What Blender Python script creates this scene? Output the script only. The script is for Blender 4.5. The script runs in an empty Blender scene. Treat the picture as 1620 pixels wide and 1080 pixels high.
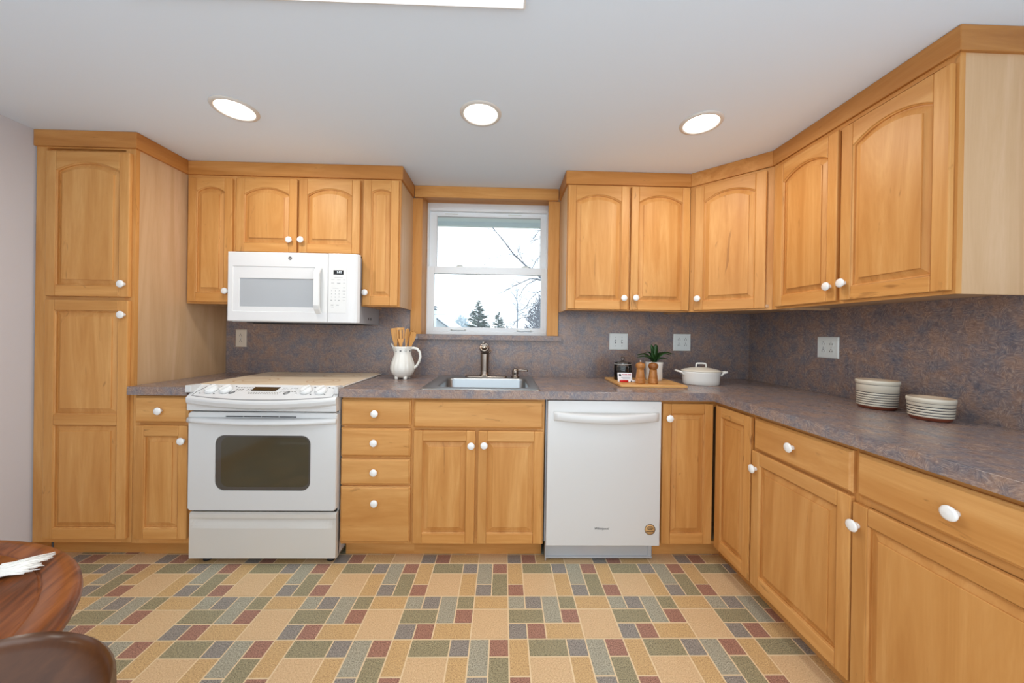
import bpy, math, random
from mathutils import Vector, Matrix
PI = math.pi
rnd = random.Random(7)
SC = bpy.context.scene
COL = SC.collection

# ------------------------------------------------------------------ camera
CAM = (0.0, -2.4771, 1.2164)
FPX = 555.62
cam_data = bpy.data.cameras.new('camera')
cam = bpy.data.objects.new('camera', cam_data)
COL.objects.link(cam)
cam_data.sensor_width = 36.0
cam_data.lens = FPX / 1620 * 36.0
cam_data.clip_start = 0.02
cam_data.shift_x = 0.79 / 1620
cam_data.shift_y = -11.84 / 1620
def cam_matrix(yaw, pitch, roll):
    y, p, r = map(math.radians, (yaw, pitch, roll))
    R = Vector((math.cos(y), math.sin(y), 0)); F0 = Vector((-math.sin(y), math.cos(y), 0)); U0 = Vector((0, 0, 1))
    F = F0 * math.cos(p) + U0 * math.sin(p); U = U0 * math.cos(p) - F0 * math.sin(p)
    R2 = R * math.cos(r) + U * math.sin(r); U2 = U * math.cos(r) - R * math.sin(r)
    m = Matrix((R2, U2, -F)).transposed().to_4x4()
    m.translation = Vector(CAM)
    return m
cam.matrix_world = cam_matrix(-1.3422, -0.1453, 0.8852)
SC.camera = cam

# ------------------------------------------------------------------ world, exposure
SC.view_settings.view_transform = 'Standard'
SC.view_settings.look = 'None'
SC.view_settings.exposure = -0.54
SC.view_settings.gamma = 1.0
SC.view_settings.use_curve_mapping = False
W = bpy.data.worlds.new('overcast_sky'); SC.world = W; W.use_nodes = True
W.node_tree.nodes['Background'].inputs['Color'].default_value = (0.86, 0.94, 1.0, 1)
W.node_tree.nodes['Background'].inputs['Strength'].default_value = 3.2
SC.cycles.max_bounces = 8
SC.cycles.diffuse_bounces = 5
SC.cycles.glossy_bounces = 4
SC.cycles.transmission_bounces = 6
SC.cycles.transparent_max_bounces = 12
SC.cycles.caustics_reflective = False
SC.cycles.caustics_refractive = False
SC.cycles.sample_clamp_indirect = 6.0
PANEL_W = 9.0      # fluorescent ceiling panel
CAN_W = 7.4        # each recessed downlight
COOL = (0.84, 0.94, 1.0)
WARM = (1.0, 0.93, 0.84)

# ------------------------------------------------------------------ room dimensions
XL, XR = -2.421, 1.7645
ZC = 2.223
YREAR = -2.62  # floor and walls cut short here so sky light reaches the ceiling
CT = 0.645          # counter front edge from wall
ZCT = 0.914

# ------------------------------------------------------------------ materials
def lin(c):
    return tuple(((x / 255) / 12.92 if x / 255 <= 0.04045 else ((x / 255 + 0.055) / 1.055) ** 2.4) for x in c) + (1,)
def mat(name, rgb=(200, 200, 200), rough=0.5, metal=0.0, spec=0.5, coat=0.0, emit=None, estr=0):
    m = bpy.data.materials.new(name); m.use_nodes = True
    b = m.node_tree.nodes['Principled BSDF']
    b.inputs['Base Color'].default_value = lin(rgb)
    b.inputs['Roughness'].default_value = rough
    b.inputs['Metallic'].default_value = metal
    b.inputs['Specular IOR Level'].default_value = spec
    b.inputs['Coat Weight'].default_value = coat
    b.inputs['Coat Roughness'].default_value = 0.15
    if emit:
        b.inputs['Emission Color'].default_value = lin(emit); b.inputs['Emission Strength'].default_value = estr
    return m
class NT:
    def __init__(s, m): s.t = m.node_tree; s.b = s.t.nodes['Principled BSDF']
    def n(s, typ, **kw):
        x = s.t.nodes.new(typ)
        for k, v in kw.items():
            if k in x.inputs: x.inputs[k].default_value = v
            else: setattr(x, k, v)
        return x
    def l(s, a, b): s.t.links.new(a, b)
    def ramp(s, fac, stops):
        r = s.t.nodes.new('ShaderNodeValToRGB'); e = r.color_ramp.elements
        while len(e) > 1: e.remove(e[0])
        for i, (p, c) in enumerate(stops):
            if i == 0: e[0].position = p; e[0].color = c
            else:
                q = e.new(p); q.color = c
        s.l(fac, r.inputs[0]); return r.outputs['Color']
    def mix(s, f, a, b, mode='MIX'):
        x = s.t.nodes.new('ShaderNodeMix'); x.data_type = 'RGBA'; x.blend_type = mode
        for i, v in ((0, f), (6, a), (7, b)):
            if hasattr(v, 'links'): s.l(v, x.inputs[i])
            else: x.inputs[i].default_value = v
        return x.outputs[2]
    def math(s, op, a, b=0.0):
        x = s.t.nodes.new('ShaderNodeMath'); x.operation = op
        for i, v in enumerate((a, b)):
            if hasattr(v, 'links'): s.l(v, x.inputs[i])
            else: x.inputs[i].default_value = v
        return x.outputs[0]
    def noise(s, vec, scale, detail=4, rough=0.55, dist=0.0):
        x = s.n('ShaderNodeTexNoise', Scale=scale, Detail=detail, Roughness=rough, Distortion=dist); s.l(vec, x.inputs['Vector'])
        return x.outputs['Fac']
    def mapping(s, vec, scale=(1, 1, 1), loc=None):
        x = s.n('ShaderNodeMapping'); x.inputs['Scale'].default_value = scale; s.l(vec, x.inputs['Vector'])
        if loc is not None: s.l(loc, x.inputs['Location'])
        return x.outputs['Vector']
    def bump(s, h, strength=0.1, dist=0.002):
        x = s.n('ShaderNodeBump', Strength=strength, Distance=dist); s.l(h, x.inputs['Height']); s.l(x.outputs['Normal'], s.b.inputs['Normal'])

def wood(name, base, dark, light, axis='Z', rough=0.46, knots=True, fine=1.0, vary=0.2, bigs=10.0):
    m = mat(name, rough=rough, spec=0.32); t = NT(m)
    co = t.n('ShaderNodeTexCoord').outputs['Object']
    geo = t.n('ShaderNodeNewGeometry').outputs['Random Per Island']
    oi = t.n('ShaderNodeObjectInfo').outputs['Random']
    off = t.math('ADD', t.math('MULTIPLY', geo, 37.0), t.math('MULTIPLY', oi, 91.0))
    cx = t.n('ShaderNodeCombineXYZ'); [t.l(off, cx.inputs[i]) for i in range(3)]
    st = {'Z': (1, 1, 0.09), 'X': (0.09, 1, 1), 'Y': (1, 0.09, 1)}[axis]
    v = t.mapping(co, st, cx.outputs[0])
    big = t.noise(v, bigs, 5, 0.62, 1.2)
    grain = t.noise(v, 95.0 * fine, 4, 0.6, 0.3)
    st2 = {'Z': (1, 1, 0.35), 'X': (0.35, 1, 1), 'Y': (1, 0.35, 1)}[axis]
    blotch = t.noise(t.mapping(co, st2, cx.outputs[0]), 9.0, 4, 0.6, 0.8)
    c = t.ramp(big, [(0.30, lin(dark)), (0.48, lin(base)), (0.66, lin(light))])
    c = t.mix(t.math('MULTIPLY', t.math('SUBTRACT', grain, 0.42), 0.9), c, lin(dark))
    c = t.mix(t.math('MULTIPLY', blotch, 0.22), c, lin(base))
    if knots:
        k = t.noise(t.mapping(co, {'Z': (1, 1, 0.22), 'X': (0.22, 1, 1), 'Y': (1, 0.22, 1)}[axis], cx.outputs[0]), 16.0, 3, 0.7, 1.5)
        kk = t.ramp(k, [(0.66, (0, 0, 0, 1)), (0.76, (1, 1, 1, 1))])
        c = t.mix(t.math('MULTIPLY', kk, 0.55), c, lin((108, 62, 30)))
    # board-to-board tone
    hs = t.n('ShaderNodeHueSaturation'); t.l(c, hs.inputs['Color'])
    t.l(t.math('ADD', t.math('MULTIPLY', geo, vary), 1.0 - vary / 2), hs.inputs['Value'])
    t.l(hs.outputs['Color'], t.b.inputs['Base Color'])
    t.bump(grain, 0.06, 0.001)
    return m
MW = ((201, 144, 80), (186, 126, 64), (215, 162, 99))
maple_v = wood('maple_upright_grain', *MW, 'Z')
maple_h = wood('maple_level_grain', *MW, 'X')
maple_hy = wood('maple_level_grain_deep', *MW, 'Y')
crown_h = wood('crown_maple_level', (184, 125, 64), (166, 106, 50), (200, 144, 82), 'X')
crown_hy = wood('crown_maple_level_deep', (184, 125, 64), (166, 106, 50), (200, 144, 82), 'Y')
veneer = wood('maple_veneer_panel', (203, 167, 128), (192, 154, 114), (212, 178, 142), 'Z', 0.5, False, 1.6, 0.04)
table_wood = wood('table_oak', (118, 62, 28), (50, 24, 10), (146, 84, 42), 'Y', 0.3, False, 0.5, 0.1, 34.0)
chair_wood = wood('chair_walnut', (72, 42, 24), (44, 25, 14), (92, 56, 32), 'X', 0.3, False, 0.5, 0.1)
utensil_wood = wood('utensil_beech', (206, 150, 84), (176, 118, 56), (226, 176, 112), 'Z', 0.5, False, 1.2, 0.2)
mill_wood = wood('mill_acacia', (174, 118, 64), (124, 74, 36), (200, 144, 86), 'Z', 0.25, False, 0.8, 0.2)
board_wood = wood('board_bamboo', (212, 160, 96), (188, 134, 72), (226, 178, 116), 'X', 0.42, False, 1.0, 0.2)

def laminate():
    m = mat('mottled_laminate', rough=0.25, spec=0.5); t = NT(m)
    co = t.n('ShaderNodeTexCoord').outputs['Object']
    wob = t.n('ShaderNodeTexNoise', Scale=9.0, Detail=2.0); t.l(co, wob.inputs['Vector'])
    sc = t.n('ShaderNodeVectorMath', operation='SCALE'); sc.inputs['Scale'].default_value = 0.012; t.l(wob.outputs['Color'], sc.inputs[0])
    add = t.n('ShaderNodeVectorMath', operation='ADD'); t.l(co, add.inputs[0]); t.l(sc.outputs[0], add.inputs[1])
    vo = t.n('ShaderNodeTexVoronoi', Scale=42.0); t.l(add.outputs[0], vo.inputs['Vector'])
    sep = t.n('ShaderNodeSeparateColor'); t.l(vo.outputs['Color'], sep.inputs[0])
    ang = t.math('MULTIPLY', sep.outputs[0], 6.283)
    rot = t.n('ShaderNodeVectorRotate', rotation_type='EULER_XYZ'); t.l(co, rot.inputs['Vector'])
    cx = t.n('ShaderNodeCombineXYZ'); [t.l(ang, cx.inputs[i]) for i in range(3)]; t.l(cx.outputs[0], rot.inputs['Rotation'])
    br = t.noise(t.mapping(rot.outputs[0], (1, 0.12, 0.12)), 400.0, 3, 0.65)
    cloud = t.noise(co, 12.0, 7, 0.72, 0.3)
    c = t.ramp(cloud, [(0.30, lin((96, 103, 120))), (0.42, lin((116, 110, 116))), (0.51, lin((136, 117, 112))), (0.61, lin((154, 124, 106))), (0.74, lin((112, 94, 94)))])
    c2 = t.ramp(br, [(0.34, lin((62, 56, 62))), (0.5, lin((134, 121, 118))), (0.64, lin((206, 186, 168)))])
    c = t.mix(0.30, c, c2)
    sp = t.noise(co, 330.0, 2, 0.7)
    c = t.mix(t.ramp(sp, [(0.62, (0, 0, 0, 1)), (0.70, (0.35, 0.35, 0.35, 1))]), c, lin((196, 180, 168)))
    t.l(c, t.b.inputs['Base Color'])
    return m
lam = laminate()

def speck(name, rgb, dark, amount=0.5):
    m = mat(name, rgb, rough=0.42, spec=0.4); t = NT(m)
    co = t.n('ShaderNodeTexCoord').outputs['Object']
    f = t.noise(co, 230.0, 2, 0.8)
    soft = t.noise(co, 14.0, 2, 0.5)
    c = t.mix(t.ramp(f, [(0.40, (amount,) * 3 + (1,)), (0.48, (0, 0, 0, 1))]), lin(rgb), lin(dark))
    light = tuple(min(255, int(x * 1.25 + 18)) for x in rgb)
    c = t.mix(t.ramp(f, [(0.58, (0, 0, 0, 1)), (0.68, (amount * .8,) * 3 + (1,))]), c, lin(light))
    c = t.mix(t.math('MULTIPLY', soft, 0.12), c, lin(dark))
    t.l(c, t.b.inputs['Base Color'])
    return m
F_TAN = speck('floor_tan', (209, 174, 124), (152, 114, 74), 0.7)
F_SQ = speck('floor_sand', (219, 186, 144), (172, 136, 96), 0.55)
F_SAGE = speck('floor_sage', (174, 169, 149), (106, 102, 88), 0.85)
F_OLIVE = speck('floor_olive', (160, 151, 120), (92, 85, 64), 0.85)
F_BLUE = speck('floor_slate', (152, 145, 136), (84, 78, 76), 0.85)
F_RED = speck('floor_rust', (170, 126, 108), (102, 70, 60), 0.85)
F_GROUT = mat('floor_grout', (232, 208, 168), 0.5)

def paint(name, rgb, rough=0.6):
    m = mat(name, rgb, rough, spec=0.3); t = NT(m)
    co = t.n('ShaderNodeTexCoord').outputs['Object']
    t.bump(t.noise(co, 140.0, 3, 0.6), 0.06, 0.0015)
    return m
wall_paint = paint('wall_paint', (208, 206, 210))
ceil_paint = paint('ceiling_paint', (228, 241, 254), 0.7)
white_enamel = mat('white_enamel', (226, 226, 226), 0.22, spec=0.5, coat=0.2)
range_enamel = mat('cool_white_enamel', (214, 214, 213), 0.24, spec=0.5, coat=0.2)
white_plastic = mat('white_plastic', (228, 228, 226), 0.3)
warm_lit_white = mat('warm_lit_enamel', (214, 210, 203), 0.25, coat=0.2)  # range drawer only: warm light low on the range put into its colour
white_ceramic = mat('white_ceramic', (238, 238, 236), 0.12, coat=0.4)
pitcher_glaze = mat('pitcher_glaze', (232, 230, 222), 0.14, coat=0.5)
vinyl = mat('white_vinyl', (240, 246, 250), 0.35)
dark_gap = mat('dark_gap', (22, 20, 20), 0.6)
gap_brown = mat('shadow_gap_brown', (70, 42, 22), 0.7)
black_plastic = mat('black_plastic', (20, 20, 22), 0.35)
grey_metal = mat('painted_grey_metal', (190, 192, 196), 0.35, metal=0.2)
mw_side = mat('microwave_side_paint', (178, 182, 188), 0.4)
steel = mat('brushed_steel', (172, 177, 180), 0.32, metal=1.0)
nickel = mat('brushed_nickel', (150, 138, 128), 0.25, metal=1.0)
chrome = mat('chrome', (220, 220, 220), 0.08, metal=1.0)
ink = mat('black_ink', (30, 30, 32), 0.5)
grey_ink = mat('grey_ink', (120, 122, 126), 0.5)
dial_ink = mat('dial_ink', (110, 104, 92), 0.5)
led = mat('display_digits', (235, 240, 245), 0.5, emit=(225, 238, 245), estr=1.5)
mw_glass = mat('microwave_window', (176, 180, 184), 0.18, coat=0.4)
oven_glass = mat('oven_window', (70, 64, 48), 0.06, coat=0.6)
oven_rim = mat('oven_window_rim', (78, 74, 70), 0.1, coat=0.6)
display_glass = mat('range_display', (58, 42, 20), 0.15)
cook_glass = mat('ceramic_cooktop', (236, 214, 184), 0.4, spec=0.3, coat=0.08)
cook_ring = mat('burner_ring', (208, 172, 132), 0.4, spec=0.3)
cook_edge = mat('cooktop_metal_edge', (226, 224, 220), 0.25, coat=0.2)
sticker_tan = mat('sticker_tan', (214, 170, 112), 0.5)
sticker_brown = mat('sticker_brown', (86, 60, 40), 0.5)
plate_white = mat('outlet_plate', (226, 232, 230), 0.35)
plate_ivory = mat('outlet_plate_ivory', (214, 200, 182), 0.4)
leaf_green = mat('plant_leaf', (38, 72, 30), 0.4)
soil = mat('soil', (50, 38, 30), 0.9)
pot_white = mat('pot_white', (224, 222, 216), 0.3)
beans = mat('dark_beans', (34, 32, 34), 0.5)
card_white = mat('card_white', (236, 236, 238), 0.5)
red_plastic = mat('red_plastic', (206, 28, 30), 0.35)
card_red = mat('card_red_ink', (176, 60, 78), 0.5)
crock_glaze = mat('crock_glaze', (214, 206, 188), 0.25, coat=0.3)
crock_line = mat('crock_line', (50, 52, 58), 0.35)
terra = mat('terracotta', (138, 72, 48), 0.6)
terra_in = mat('crock_inside_glaze', (196, 172, 146), 0.4)
linen = mat('white_linen', (234, 230, 222), 0.8)
trim_metal = mat('light_trim', (216, 212, 206), 0.35)
lens_warm = mat('downlight_lens', (255, 250, 240), 0.5, emit=(255, 246, 232), estr=6.0)
lens_cool = mat('ceiling_panel_lens', (250, 252, 255), 0.5, emit=(240, 248, 255), estr=1.3)
cass_white = mat('casserole_glaze', (230, 229, 224), 0.16, coat=0.4)
cass_lid = mat('casserole_lid_glaze', (226, 218, 202), 0.22, coat=0.3)
bark = mat('bark', (96, 98, 108), 0.9)  # tree colours from here are paled to carry outdoor haze and overexposure
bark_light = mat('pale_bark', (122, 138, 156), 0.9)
needle = mat('conifer_needles', (106, 126, 122), 0.9)
needle_far = mat('hazed_conifer_needles', (150, 172, 178), 0.9)
haze_tree = mat('hazed_twigs', (196, 212, 222), 0.9)
shrub_grey = mat('dense_twigs', (128, 132, 146), 0.9)
house_white = mat('pale_siding', (226, 234, 240), 0.8)
roof_pale = mat('hazed_shingle', (214, 222, 230), 0.9)  # roof paleness is haze and glare mixed into the shingle colour
roof_edge = mat('dark_rake_board', (70, 80, 92), 0.7)
wire_mat = mat('wire', (110, 116, 126), 0.6)
ground_mat = mat('winter_lawn', (150, 146, 130), 0.9)
soffit_mat = mat('soffit_vinyl', (214, 224, 226), 0.5)

def glassmat(name, tint=(1, 1, 1), refl=0.5):
    m = bpy.data.materials.new(name); m.use_nodes = True; nt = m.node_tree; nt.nodes.clear()
    o = nt.nodes.new('ShaderNodeOutputMaterial'); mx = nt.nodes.new('ShaderNodeMixShader')
    tr = nt.nodes.new('ShaderNodeBsdfTransparent'); gl = nt.nodes.new('ShaderNodeBsdfGlossy'); fr = nt.nodes.new('ShaderNodeFresnel')
    tr.inputs[0].default_value = tint + (1,); gl.inputs['Roughness'].default_value = 0.02; fr.inputs['IOR'].default_value = 1.45
    nt.links.new(fr.outputs[0], mx.inputs[0]); nt.links.new(tr.outputs[0], mx.inputs[1]); nt.links.new(gl.outputs[0], mx.inputs[2]); nt.links.new(mx.outputs[0], o.inputs[0])
    return m
pane_glass = glassmat('window_glass', (0.97, 0.99, 1.0))
jar_glass = glassmat('jar_glass', (0.93, 0.95, 0.94))

# ------------------------------------------------------------------ mesh helpers
class MB:
    def __init__(s): s.v = []; s.f = []; s.mi = []; s.sm = []
    def face(s, idx, mi=0, smooth=False): s.f.append(tuple(idx)); s.mi.append(mi); s.sm.append(smooth)
    def add(s, vs, fs, mi=0, smooth=False, M=None):
        b = len(s.v)
        s.v += [tuple(M @ Vector(p)) if M is not None else tuple(p) for p in vs]
        for f in fs: s.face([b + i for i in f], mi, smooth)
        return s
    def box(s, x0, x1, y0, y1, z0, z1, mi=0, M=None):
        v = [(x0, y0, z0), (x1, y0, z0), (x1, y1, z0), (x0, y1, z0), (x0, y0, z1), (x1, y0, z1), (x1, y1, z1), (x0, y1, z1)]
        return s.add(v, [(0, 3, 2, 1), (4, 5, 6, 7), (0, 1, 5, 4), (1, 2, 6, 5), (2, 3, 7, 6), (3, 0, 4, 7)], mi, False, M)
    def prism(s, poly, a, b, plane='XY', mi=0, smooth=False, M=None):
        n = len(poly)
        def p3(p, h): return {'XY': (p[0], p[1], h), 'XZ': (p[0], h, p[1]), 'YZ': (h, p[0], p[1])}[plane]
        v = [p3(p, a) for p in poly] + [p3(p, b) for p in poly]
        s.add(v, [tuple(range(n - 1, -1, -1)), tuple(range(n, 2 * n))], mi, False, M)
        b0 = len(s.v) - 2 * n
        for i in range(n):
            j = (i + 1) % n; s.face((b0 + i, b0 + j, b0 + n + j, b0 + n + i), mi, smooth)
        return s
    def loft(s, loops, mi=0, smooth=False, cap0=False, cap1=False, closed=True, mis=None):
        n = len(loops[0]); b = len(s.v)
        for L in loops: s.v += [tuple(p) for p in L]
        for k in range(len(loops) - 1):
            m_ = mis[k] if mis else mi
            for i in range(n if closed else n - 1):
                j = (i + 1) % n
                s.face((b + k * n + i, b + k * n + j, b + (k + 1) * n + j, b + (k + 1) * n + i), m_, smooth)
        if cap0: s.face([b + i for i in range(n - 1, -1, -1)], mis[0] if mis else mi)
        if cap1: s.face([b + (len(loops) - 1) * n + i for i in range(n)], mis[-1] if mis else mi)
        return s
    def lathe(s, prof, segs=32, c=(0, 0, 0), mi=0, mis=None, M=None, sx=1.0, sy=1.0, flute=None, cap=True):
        loops = []
        for (r, z) in prof:
            L = []
            for i in range(segs):
                a = 2 * PI * i / segs
                rr = r * (1 + (flute(a, z) if flute else 0))
                p = Vector((c[0] + rr * math.cos(a) * sx, c[1] + rr * math.sin(a) * sy, c[2] + z))
                L.append(M @ p if M is not None else p)
            loops.append(L)
        return s.loft(loops, mi, True, cap and prof[0][0] > 1e-6, cap and prof[-1][0] > 1e-6, True, mis)
    def tube(s, pts, rad, segs=10, mi=0, cap=True):
        pts = [Vector(p) for p in pts]; n = len(pts)
        if not hasattr(rad, '__len__'): rad = [rad] * n
        loops = []; up = None
        for i, p in enumerate(pts):
            d = (pts[min(i + 1, n - 1)] - pts[max(i - 1, 0)]).normalized()
            if up is None: up = Vector((0, 0, 1)) if abs(d.z) < 0.9 else Vector((1, 0, 0))
            u = d.cross(up).normalized(); w = u.cross(d).normalized(); up = w
            loops.append([p + rad[i] * (u * math.cos(2 * PI * k / segs) + w * math.sin(2 * PI * k / segs)) for k in range(segs)])
        return s.loft(loops, mi, True, cap, cap)
    def build(s, name, mats, parent=None, loc=None, rot=None, bevel=0, segs=2, fix=True):
        me = bpy.data.meshes.new(name)
        me.from_pydata(s.v, [], s.f)
        if not isinstance(mats, (list, tuple)): mats = [mats]
        for m in mats: me.materials.append(m)
        me.polygons.foreach_set('material_index', s.mi); me.polygons.foreach_set('use_smooth', s.sm)
        me.update()
        if fix:
            import bmesh
            bm = bmesh.new(); bm.from_mesh(me)
            bmesh.ops.recalc_face_normals(bm, faces=bm.faces); bm.to_mesh(me); bm.free()
        o = bpy.data.objects.new(name, me); COL.objects.link(o)
        if parent: o.parent = parent
        if loc: o.location = loc
        if rot: o.rotation_euler = rot
        if bevel:
            bv = o.modifiers.new('soft_edge', 'BEVEL'); bv.width = bevel; bv.segments = segs; bv.limit_method = 'ANGLE'; bv.angle_limit = math.radians(40)
            bv.harden_normals = False
        return o
def tag(o, label=None, cat=None, group=None, kind=None):
    if label: o['label'] = label
    if cat: o['category'] = cat
    if group: o['group'] = group
    if kind: o['kind'] = kind
    return o
def thing(name, loc=(0, 0, 0), rz=0, label=None, cat=None, group=None):
    o = bpy.data.objects.new(name, None); COL.objects.link(o)
    o.empty_display_size = 0.05
    o.location = loc; o.rotation_euler = (0, 0, rz)
    return tag(o, label, cat, group)
def struct(o): o['kind'] = 'structure'; return o
def copy_tree(o, parent=None):
    c = o.copy(); COL.objects.link(c)
    if parent: c.parent = parent
    for ch in list(o.children): copy_tree(ch, c)
    return c
def text_mb(body, size, M, mb, mi=0, extrude=0.0004, align='CENTER', shear=0):
    cu = bpy.data.curves.new('lettering', 'FONT'); cu.body = body; cu.size = size; cu.align_x = align; cu.align_y = 'CENTER'; cu.extrude = extrude; cu.shear = shear
    cu.resolution_u = 3
    ob = bpy.data.objects.new('lettering', cu); COL.objects.link(ob)
    dg = bpy.context.evaluated_depsgraph_get(); dg.update()
    me = bpy.data.meshes.new_from_object(ob.evaluated_get(dg))
    mb.add([v.co for v in me.vertices], [tuple(p.vertices) for p in me.polygons], mi, False, M)
    bpy.data.objects.remove(ob); bpy.data.curves.remove(cu); bpy.data.meshes.remove(me)
FRONT = Matrix.Rotation(PI / 2, 4, 'X')   # text plane -> facing -Y
def at(x, y, z): return Matrix.Translation((x, y, z))

# ------------------------------------------------------------------ setting: floor, walls, ceiling
def make_floor():
    mb = MB(); U = 0.0762; g = 0.0028
    mb.add([(XL, YREAR, -0.0008), (XR, YREAR, -0.0008), (XR, 0, -0.0008), (XL, 0, -0.0008)], [(0, 1, 2, 3)], 0)
    TAN, SQ, SAGE, OLIVE, BLUE, RED = 1, 2, 3, 4, 5, 6
    # (col,row,w,h,material) on a 6x6 grid of 3 inch modules; row 0 is farthest from the camera
    A = [(0, 0, 1, 2, SAGE), (0, 2, 1, 1, BLUE), (1, 0, 1, 1, RED), (1, 1, 1, 2, OLIVE), (2, 0, 1, 2, TAN), (2, 2, 1, 1, RED),
         (3, 0, 2, 1, OLIVE), (5, 0, 1, 1, BLUE), (3, 1, 2, 2, SQ), (5, 1, 1, 2, TAN)]
    B = [(2, 3, 1, 1, SAGE), (3, 3, 1, 1, BLUE), (2, 4, 2, 1, OLIVE), (2, 5, 1, 1, BLUE), (3, 5, 1, 1, RED), (4, 3, 1, 2, SAGE),
         (5, 3, 1, 1, OLIVE), (5, 4, 1, 1, RED), (4, 5, 2, 1, TAN), (0, 3, 2, 1, TAN), (0, 4, 2, 2, SQ)]
    x_org = 0.04 - 2 * U; y_org = -0.627
    for i in range(-6, 5):
        for j in range(-2, 10):
            for (c, r, w, h, m) in A + B:
                x0 = x_org + (i * 6 + c) * U + g; x1 = x0 + w * U - 2 * g
                y1 = y_org - (j * 6 + r) * U - g; y0 = y1 - h * U + 2 * g
                x0, x1 = max(x0, XL), min(x1, XR); y0, y1 = max(y0, YREAR), min(y1, 0)
                if x1 - x0 < 0.003 or y1 - y0 < 0.003: continue
                mb.add([(x0, y0, 0), (x1, y0, 0), (x1, y1, 0), (x0, y1, 0)], [(0, 1, 2, 3)], m)
    mb.box(XL - .2, XR + .2, YREAR - .02, .2, -.12, -.004, 0)
    return struct(mb.build('floor', [F_GROUT, F_TAN, F_SQ, F_SAGE, F_OLIVE, F_BLUE, F_RED], fix=False))
make_floor()
struct(MB().box(XL - .2, XR + .2, YREAR - .5, .2, ZC, ZC + .12).build('ceiling', ceil_paint))
struct(MB().box(XL - .15, XL, YREAR - .13, .2, 0, ZC).build('wall_left', wall_paint))
struct(MB().box(XR, XR + .15, -2.62, .2, 0, ZC).build('wall_right', wall_paint))
WX0, WX1, WZ0, WZ1 = -0.577, 0.327, 1.196, 2.178      # rough window opening
b = MB(); T = .2
b.box(XL, WX0, 0, T, 0, ZC); b.box(WX1, XR, 0, T, 0, ZC); b.box(WX0, WX1, 0, T, 0, WZ0); b.box(WX0, WX1, 0, T, WZ1, ZC)
struct(b.build('wall_back', wall_paint))
# unseen wall added to dim the left side; rear stays open for sky fill
struct(MB().box(XL, -1.95, YREAR - .13, YREAR - .021, 0, ZC).build('light_block_wall', wall_paint))
# laminate backsplash, back and right walls
BS = 0.006
b = MB()
b.box(-1.912, -0.645, -BS, 0, ZCT, 1.40); b.box(-0.645, 0.388, -BS, 0, ZCT, 1.166); b.box(0.388, XR - BS, -BS, 0, ZCT, 1.40)
struct(b.build('trim_1', lam)); bpy.data.objects['trim_1']['label'] = 'mottled grey brown laminate backsplash on the back wall'
b = MB(); b.box(XR - BS, XR, -2.2, 0, ZCT, 1.40)
struct(b.build('trim_2', lam)); bpy.data.objects['trim_2']['label'] = 'mottled grey brown laminate backsplash on the right wall'
# baseboard of the left wall
b = MB(); b.box(XL, XL + .014, -2.62, -.535, 0, .10); b.box(XL, XL + .02, -2.62, -.535, 0, .02)
struct(b.build('baseboard_left', maple_hy, bevel=.003))

# ------------------------------------------------------------------ crown board along the ceiling (mitred lengths)
def strip(name, path, thick, z0, z1):
    """path: plan polyline walked so the room is on the RIGHT hand; board lies behind (left of) it."""
    P = [Vector(p) for p in path]; n = len(P); mb = MB()
    nor = []
    for i in range(n - 1):
        d = (P[i + 1] - P[i]).normalized(); nor.append(Vector((-d.y, d.x)))
    def inner(i):
        if i == 0: return P[0] + nor[0] * thick
        if i == n - 1: return P[-1] + nor[-1] * thick
        a, c = nor[i - 1], nor[i]; m = (a + c).normalized()
        return P[i] + m * (thick / max(.2, m.dot(a)))
    for i in range(n - 1):
        q = [P[i], P[i + 1], inner(i + 1), inner(i)]
        d = (P[i + 1] - P[i])
        mb.prism([tuple(p) for p in q], z0, z1, 'XY', 0 if abs(d.x) >= abs(d.y) else 1)
    return struct(mb.build(name, [crown_h, crown_hy], bevel=.0015, segs=1))
U_, D_, CR = 0.312, 0.609, 0.012
XP = -1.915; XW1 = -0.637; XW2 = 0.385; YE = -1.380
ZK0, ZK1 = 2.140, 2.222
cu = U_ + CR; cd = D_ + CR; tt = CR * .414
strip('trim_3', [(XL + .003, -cd), (XP + CR, -cd), (XP + CR, -cu), (XW1 + CR, -cu), (XW1 + CR, -.046)], .018, ZK0, ZK1)
strip('trim_4', [(XW2 - CR, -.046), (XW2 - CR, -cu), (XR - D_ - tt, -cu), (XR - cu, -D_ - tt), (XR - cu, YE - CR), (XR - .002, YE - CR)], .018, ZK0, ZK1)
# valance board over the window
struct(MB().box(XW1 + .014, XW2 - .014, -.0445, -.024, ZK0 + .004, ZK1).build('trim_5', maple_h, bevel=.0015, segs=1))

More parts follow.
